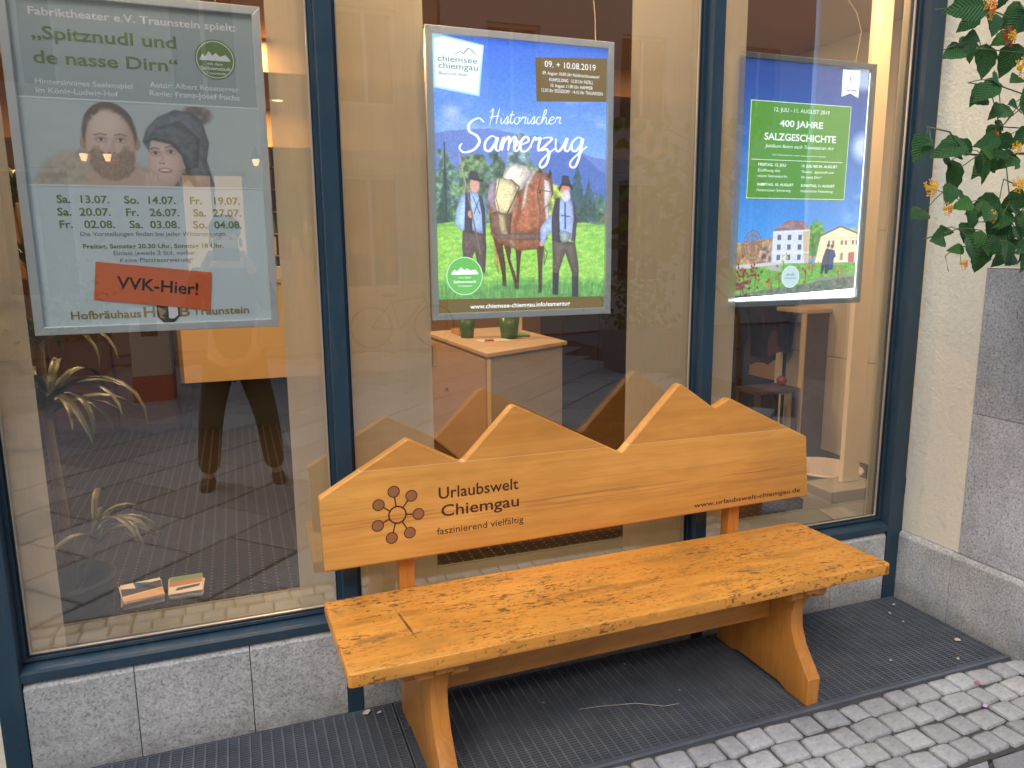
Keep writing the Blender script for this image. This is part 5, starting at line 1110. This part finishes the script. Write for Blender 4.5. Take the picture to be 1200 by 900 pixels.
for x, z, rr in FL:
    best = min((p for s_ in STEMS for p in s_), key=lambda p: (Vector(p) - Vector((x, -.85, z))).length); g = G(); g.tube([best, (x, -.845, z)], .0010, 4); W(g.build('flower_stalk', 'lantana_stem', la))
# crown continuing out to the right of the picture
for i in range(170):
    th = rl.uniform(0, 2 * math.pi); ph = rl.uniform(-1, 1); rr = rl.uniform(.55, 1) ; x = 2.17 + .27 * rr * math.cos(th) * math.sqrt(1 - ph * ph); y = -.95 + .26 * rr * math.sin(th) * math.sqrt(1 - ph * ph); z = 1.88 + .46 * rr * ph
    if x < 1.93 and y > -1.0 : continue
    put_leaf(x, y, z, rl.uniform(.06, .095), rl.uniform(150, 330), i)
fy, fo, fr = ink('yellow_petal', (.92, .52, .03)), ink('orange_petal', (.75, .20, .02)), ink('red_petal', (.55, .06, .02))
for i, (x, z, rr) in enumerate([(a_, b_, c_ * 1.25) for a_, b_, c_ in FL]):
    for part, col, rad, nn, lift in (('petals', fr if i in (1, 3) else fy, 1., 11, .0), ('inner_petals', fo if i % 3 == 0 else fy, .5, 6, .3)):
        g = G()
        for k in range(nn):
            a = k * 2.4; q = rr * rad * math.sqrt((k + .6) / nn); c = Vector((x + q * math.cos(a), -.852 - (rr * .55 - q * .45) - lift * rr * .3, z + q * math.sin(a)))
            for s5 in range(4):
                a5 = s5 * math.pi / 2 + k; pr = rr * .25; dx, dz = math.cos(a5), math.sin(a5); b2 = bmesh.new()
                pv_ = [c, c + Vector((dx * pr - dz * pr * .45, -.001, dz * pr + dx * pr * .45)), c + Vector((dx * pr * 1.35, .0005, dz * pr * 1.35)), c + Vector((dx * pr + dz * pr * .45, -.001, dz * pr - dx * pr * .45))]
                b2.faces.new([b2.verts.new(p_) for p_ in pv_]); g.add(b2)
        g.sph((x, -.846, z), rr * .28, 8, 6)
        W(g.build('flower', col, la))
pt = empty('plant_tub', (2.42, -1.02, 0), 'terracotta tub holding the lantana trunk beside the pillar', 'pot')
g = G(); g.lathe([(.14, 0), (.19, .34), (.205, .34), (.205, .38), (.18, .38), (.165, .3)], (0, 0, 0.002), 28); g.build('pot', simple('terracotta', (.42, .17, .09), .8, var=.2), pt, smooth='auto'); g = G(); g.cyl((0, 0, .33), (0, 0, .36), .172, n=24); g.build('soil', 'bark', pt)

# ================================================================== litter
g = G()
for x, y, s_ in [(2.25, -.13, .012), (2.33, -.08, .010), (2.24, -.21, .008), (2.32, -.40, .020), (2.20, -.50, .008), (1.6, -.12, .009), (1.95, -.42, .008), (.04, -.03, .02), (.08, -.05, .012), (.22, -.45, .008), (.62, -.2, .007), (1.0, -.08, .008), (1.1, -.3, .006)]:
    bm = bmesh.new(); pts = [bm.verts.new((x + s_ * math.cos(a) * random.uniform(.5, 1), y + s_ * math.sin(a) * random.uniform(.5, 1), .004 + random.uniform(0, .008))) for a in (0, 1.1, 2.3, 3.5, 4.7)]; bm.faces.new(pts); g.add(bm)
o = g.build('litter', simple('pale_litter', (.5, .45, .38), .8, var=.4)); tag(o, 'scattered bits of pale litter on the gratings', kind='stuff')
for x, y, c_, l_ in [(2.12, -.64, (.6, .12, .25), 'pink petal on the cobbles close to the pillar'), (2.02, -.75, (.66, .45, .75), 'lilac petal on the cobbles farther from the pillar')]:
    g = G(); g.sph((x, y, .006), (.011, .008, .003), 8, 5); tag(g.build('petal', ink('petal_%d' % int(x * 100), c_)), l_, 'petal', 'fallen petals')
g = G(); g.tube([(.72, -.27, .004), (.8, -.285, .006), (.92, -.31, .004), (1.0, -.36, .005), (1.05, -.37, .009)], .0012, 4); tag(g.build('straw', simple('dry_straw', (.5, .44, .34), .8)), 'thin dry straw lying on the grating under the bench', 'straw')

# ================================================================== ACROSS THE STREET (seen in the panes)
def opp_house(x0, x1, h, col, nm, label, Y=-10.4, lit=()):
    t = empty('house', ((x0 + x1) / 2, Y, 0), label, 'house', 'houses across the street')
    m = simple(nm, col, .9, var=.06, nscale=2, bump=.2)
    nb = max(2, int((x1 - x0) / 2.1)); pw_ = (x1 - x0) / nb; zs = [.9] + [3.9 + 2.9 * k for k in range(int((h - 3.6) / 2.9))]
    g = G(); z_prev = 0
    for k, zz in enumerate(zs):
        wh_ = 1.9 if k == 0 else 1.5; g.box(x0, x1, Y - .35, Y, z_prev, zz - .0005)
        for i in range(nb + 1):
            a = x0 if i == 0 else x0 + (i - .5) * pw_ + .5; b_ = x1 if i == nb else x0 + (i + .5) * pw_ - .5
            g.box(a, b_, Y - .35, Y - .002, zz, zz + wh_)
        z_prev = zz + wh_ + .0005
    g.box(x0, x1, Y - .35, Y, z_prev, h); W(g.build('wall', m, t))
    for k, zz in enumerate(zs):
        wh_ = 1.9 if k == 0 else 1.5
        for i in range(nb):
            cx = x0 + (i + .5) * pw_; g = G()
            for q in [(cx - .5, cx - .44, zz, zz + wh_), (cx + .44, cx + .5, zz, zz + wh_), (cx - .44, cx + .44, zz, zz + .06), (cx - .44, cx + .44, zz + wh_ - .06, zz + wh_), (cx - .03, cx + .03, zz + .06, zz + wh_ - .06)]: g.box(q[0], q[1], Y - .16, Y - .08, q[2], q[3])
            f = W(g.build('window', M['win_white'], t)); p = mesh('pane', [(cx - .44, Y - .12, zz + .06), (cx + .44, Y - .12, zz + .06), (cx + .44, Y - .12, zz + wh_ - .06), (cx - .44, Y - .12, zz + wh_ - .06)], [(0, 1, 2, 3)], M['pane_lit'] if (k, i) in lit else M['pane_dark'], f); p.matrix_parent_inverse = f.matrix_parent_inverse.copy() if False else Matrix.Translation(-Vector(t.location)) @ Matrix.Identity(4) if False else Matrix.Identity(4)
    g = G(); g.prism([(Y + .5, h), (Y - 5, h + 3.2), (Y - 5, h + 3.0), (Y + .5, h - .2)], 'x', x0, x1); W(g.build('roof', M['roof'], t))
    return t
M['win_white'] = simple('white_window_paint', (.36, .36, .34), .5); M['pane_dark'] = ink('dark_window_pane', (.03, .035, .04), rough=.08); M['pane_lit'] = ink('lit_shop_pane', (1, .6, .28), .45); M['roof'] = simple('roof_tiles', (.25, .09, .05), .85, var=.3)
opp_house(-12, -4.2, 8.2, (.30, .29, .26), 'grey_cream_render', 'grey cream house across the street, leftmost')
opp_house(-4.15, 3.2, 7.4, (.34, .29, .21), 'ochre_render', 'ochre house across the street with lit shop windows', lit=((0, 1),))
opp_house(3.25, 11, 8.6, (.38, .37, .34), 'white_render', 'white house across the street, rightmost')
def lantern(x, z, label):
    t = empty('wall_lantern', (x, -10.25, z), label, 'lantern', 'lanterns across the street')
    g = G(); g.lathe([(.03, -.05), (.06, .05), (.055, .05)], (0, 0, 0), 6); g.build('lamp_glass', M['lantern_glow'], t)
    g = G(); g.lathe([(.09, .052), (.03, .15), (.02, .2)], (0, 0, 0.001), 6); g.tube([(0, -.15, .2), (0, 0, .24), (0, 0, .19)], .012); g.build('hood', 'black', t)
M['lantern_glow'] = ink('lantern_glow', (1, .66, .3), 2.5)
lantern(-2.21, 2.94, 'left lantern of the close pair across the street'); lantern(-1.90, 2.95, 'right lantern of the close pair across the street'); lantern(.18, 2.93, 'single lantern across the street between house windows'); lantern(4.52, 3.38, 'highest lantern across the street')
# bicycle across the street
bi = empty('bicycle', (2.3, -9.7, -.03), 'parked bicycle across the street, mirrored left of the horse poster', 'bicycle')
for wx_ in (-.52, .52):
    tw_ = G(); tw_.tube([(wx_ + .335 * math.cos(a * math.pi / 16), 0, .345 + .335 * math.sin(a * math.pi / 16)) for a in range(32)], .02, 6, closed=True); wo = tw_.build('wheel', 'black', bi, smooth=True)
    g = G()
    for k in range(14): a = k * 2 * math.pi / 14; g.cyl((wx_, 0, .345), (wx_ + .32 * math.cos(a), 0, .345 + .32 * math.sin(a)), .002, n=4)
    g.build('spokes', 'steel', wo)
g = G()
for a, b_ in [((-.52, .345), (-.05, .30)), ((-.05, .30), (-.20, .82)), ((-.05, .30), (.36, .76)), ((-.18, .76), (.34, .82)), ((-.52, .345), (-.18, .76)), ((.52, .345), (.33, .92))]: g.cyl((a[0], 0, a[1]), (b_[0], 0, b_[1]), .015, n=8)
g.build('frame', ink('bike_paint', (.04, .05, .07)), bi); g = G(); g.sph((-.22, 0, .87), (.13, .07, .035), 12, 8); g.build('saddle', 'black', bi, smooth=True); g = G(); g.tube([(.22, -.27, 1.02), (.33, -.1, 1.0), (.33, .1, 1.0), (.22, .27, 1.02)], .012); g.build('handlebar', 'steel', bi)
# planters and a post box opposite
def planter(x, y, s_, label, seed):
    r = random.Random(seed); t = empty('street_planter', (x, y, -.03), label, 'planter', 'planters across the street')
    g = G(); g.prism([(-.28 * s_, 0), (.28 * s_, 0), (.34 * s_, .45 * s_), (-.34 * s_, .45 * s_)], 'y', -.25 * s_, .25 * s_, .01); g.build('tub', simple('planter_%d' % seed, (.14, .15, .17), .7), t)
    v = []; f = []
    for k in range(500):
        c = Vector((r.gauss(0, .22), r.gauss(0, .2), .45 + abs(r.gauss(.3, .28)))) * s_; a = Vector((r.uniform(-1, 1), r.uniform(-1, 1), r.uniform(-1, 1))).normalized() * .05; b_ = a.cross(Vector((r.uniform(-1, 1), r.uniform(-1, 1), r.uniform(-1, 1)))).normalized() * .03; n = len(v); v += [c - a, c + b_, c + a, c - b_]; f.append((n, n + 1, n + 2, n + 3))
    mesh('foliage', v, f, M['lantana'], t)
planter(-3.1, -6.3, 1.1, 'left leafy planter across the street', 1); planter(4.6, -6.0, 1.2, 'right leafy planter across the street', 3); planter(-2.2, -8.6, 1., 'rear leafy planter by the ochre house', 5)
pb = empty('litter_bin', (-1.15, -6.3, -.035), 'pale street bin with a red lower band, mirrored in the left pane', 'bin')
g = G(); g.box(-.19, .19, -.17, .17, .30, 1.0, .01); g.build('body', simple('bin_cream', (.5, .45, .38), .6), pb); g = G(); g.box(-.2, .2, -.18, .18, .0, .298, .008); g.build('base', simple('bin_red', (.42, .05, .06), .5), pb); g = G(); g.box(-.08, .08, .171, .176, .72, .9, .001); g.build('slot', 'black', pb)

# ================================================================== PHOTOGRAPHER (stands behind the camera; mirrored in the left pane)
def skin(name, verts, edges, radii, mat, parent, sub=1, root=0):
    me = bpy.data.meshes.new(name); me.from_pydata(verts, edges, []); o = bpy.data.objects.new(name, me); C.objects.link(o)
    o.modifiers.new('s', 'SKIN'); 
    if not me.skin_vertices: bpy.context.view_layer.objects.active = o
    sv = me.skin_vertices[0].data
    for i, r in enumerate(radii): sv[i].radius = (r, r) if isinstance(r, (int, float)) else r; sv[i].use_root = (i == root)
    md = o.modifiers.new('u', 'SUBSURF'); md.levels = sub; md.render_levels = sub
    dg = bpy.context.evaluated_depsgraph_get(); dg.update(); m2 = bpy.data.meshes.new_from_object(o.evaluated_get(dg)); m2.name = name
    bpy.data.objects.remove(o); m2.materials.clear(); m2.materials.append(mat); m2.polygons.foreach_set('use_smooth', [True] * len(m2.polygons))
    return link(bpy.data.objects.new(name, m2), parent)
pe = empty('person', (-.31, -2.77, -.03), 'person in brown trousers and dark jacket photographing the bench, mirrored in left pane', 'person')
SK = simple('skin', (.52, .30, .20), .55); JK = simple('dark_jacket', (.035, .04, .05), .85, var=.3); TR = simple('brown_trousers', (.10, .062, .028), .9, var=.25); SHO = simple('dark_shoe', (.03, .022, .018), .5); HR = simple('brown_hair', (.06, .035, .02), .7)
Vv = []; Ee = []; Rr = []
def nd(p, r, parent_=None):
    Vv.append(p); Rr.append(r); i = len(Vv) - 1
    if parent_ is not None: Ee.append((parent_, i))
    return i
hip = nd((0, 0, .95), .13); ab = nd((0, .01, 1.12), .125, hip); ch = nd((0, .0, 1.33), .15, ab); nk = nd((0, .0, 1.50), .058, ch); hd0 = nd((0, .02, 1.58), .075, nk); hd1 = nd((0, .015, 1.68), .092, hd0); hd2 = nd((0, .0, 1.76), .07, hd1); nd((0, .125, 1.635), .014, hd0)
for s_ in (-1, 1):
    shd = nd((s_ * .18, 0, 1.43), .062, ch); el = nd((s_ * .23, .14, 1.22), .043, shd); wr = nd((s_ * .125, .325, 1.50), .026, el); pm_ = nd((s_ * .105, .345, 1.545), (.030, .016), wr)
    for k, (dz, ln) in enumerate([(.060, .042), (.052, .046), (.042, .042), (.032, .036)]):
        f1 = nd((s_ * .098, .372 + .004 * k, 1.545 + dz - .02), .0095, pm_); f2 = nd((s_ * .088, .378 - .002 * k, 1.55 + dz - .03), .0085, f1); nd((s_ * .066, .372, 1.55 + dz - .03 - .002 * k), .0075, f2)
    th_ = nd((s_ * .098, .345, 1.53), .011, pm_); nd((s_ * .07, .352, 1.535), .009, th_)
    hp_ = nd((s_ * .10, 0, .88), .085, hip); kn = nd((s_ * .175, .02, .50), .055, hp_); an = nd((s_ * .22, -.02, .11), .038, kn); nd((s_ * .225, .09, .045), .032, an)
skin('body', Vv, Ee, Rr, SK, pe, 1)
skin('jacket', [(0, 0, .84), (0, .01, 1.1), (0, 0, 1.36), (0, 0, 1.47), (-.19, 0, 1.42), (-.24, .13, 1.22), (-.14, .31, 1.47), (.19, 0, 1.42), (.24, .13, 1.22), (.14, .31, 1.47)], [(0, 1), (1, 2), (2, 3), (2, 4), (4, 5), (5, 6), (2, 7), (7, 8), (8, 9)], [.165, .155, .175, .08, .08, .062, .042, .08, .062, .042], JK, pe, 1)
for s_ in (-1, 1):
    pass
skin('trousers', [(0, 0, .95), (-.10, 0, .84), (-.175, .02, .50), (-.22, -.01, .10), (.10, 0, .84), (.175, .02, .50), (.215, -.01, .10)], [(0, 1), (1, 2), (2, 3), (0, 4), (4, 5), (5, 6)], [.15, .11, .084, .074, .11, .084, .074], TR, pe, 1)
for s_ in (-1, 1): skin('shoe', [(s_ * .22, -.05, .06), (s_ * .225, .03, .055), (s_ * .24, .17, .035)], [(0, 1), (1, 2)], [.052, .055, .04], SHO, pe, 1)
g = G(); g.sph((0, -.015, 1.725), (.098, .112, .095), 20, 14); g.build('hair', HR, pe, smooth=True)
for s_ in (-1, 1): g = G(); g.sph((s_ * .035, .098, 1.665), .012, 10, 8); g.build('eye', 'black', pe, smooth=True); g = G(); g.sph((s_ * .092, .01, 1.64), (.012, .02, .032), 10, 8); g.build('ear', SK, pe, smooth=True)
g = G(); g.sph((0, .108, 1.592), (.024, .008, .006), 10, 6); g.build('mouth', simple('lips', (.4, .12, .1), .5), pe, smooth=True)
ph = empty('phone', (-.31, -2.392, 1.535), 'black phone held up by the photographer', 'phone'); g = G(); g.box(-.075, .075, -.004, .004, -.037, .037, .003); g.build('body', 'black', ph)
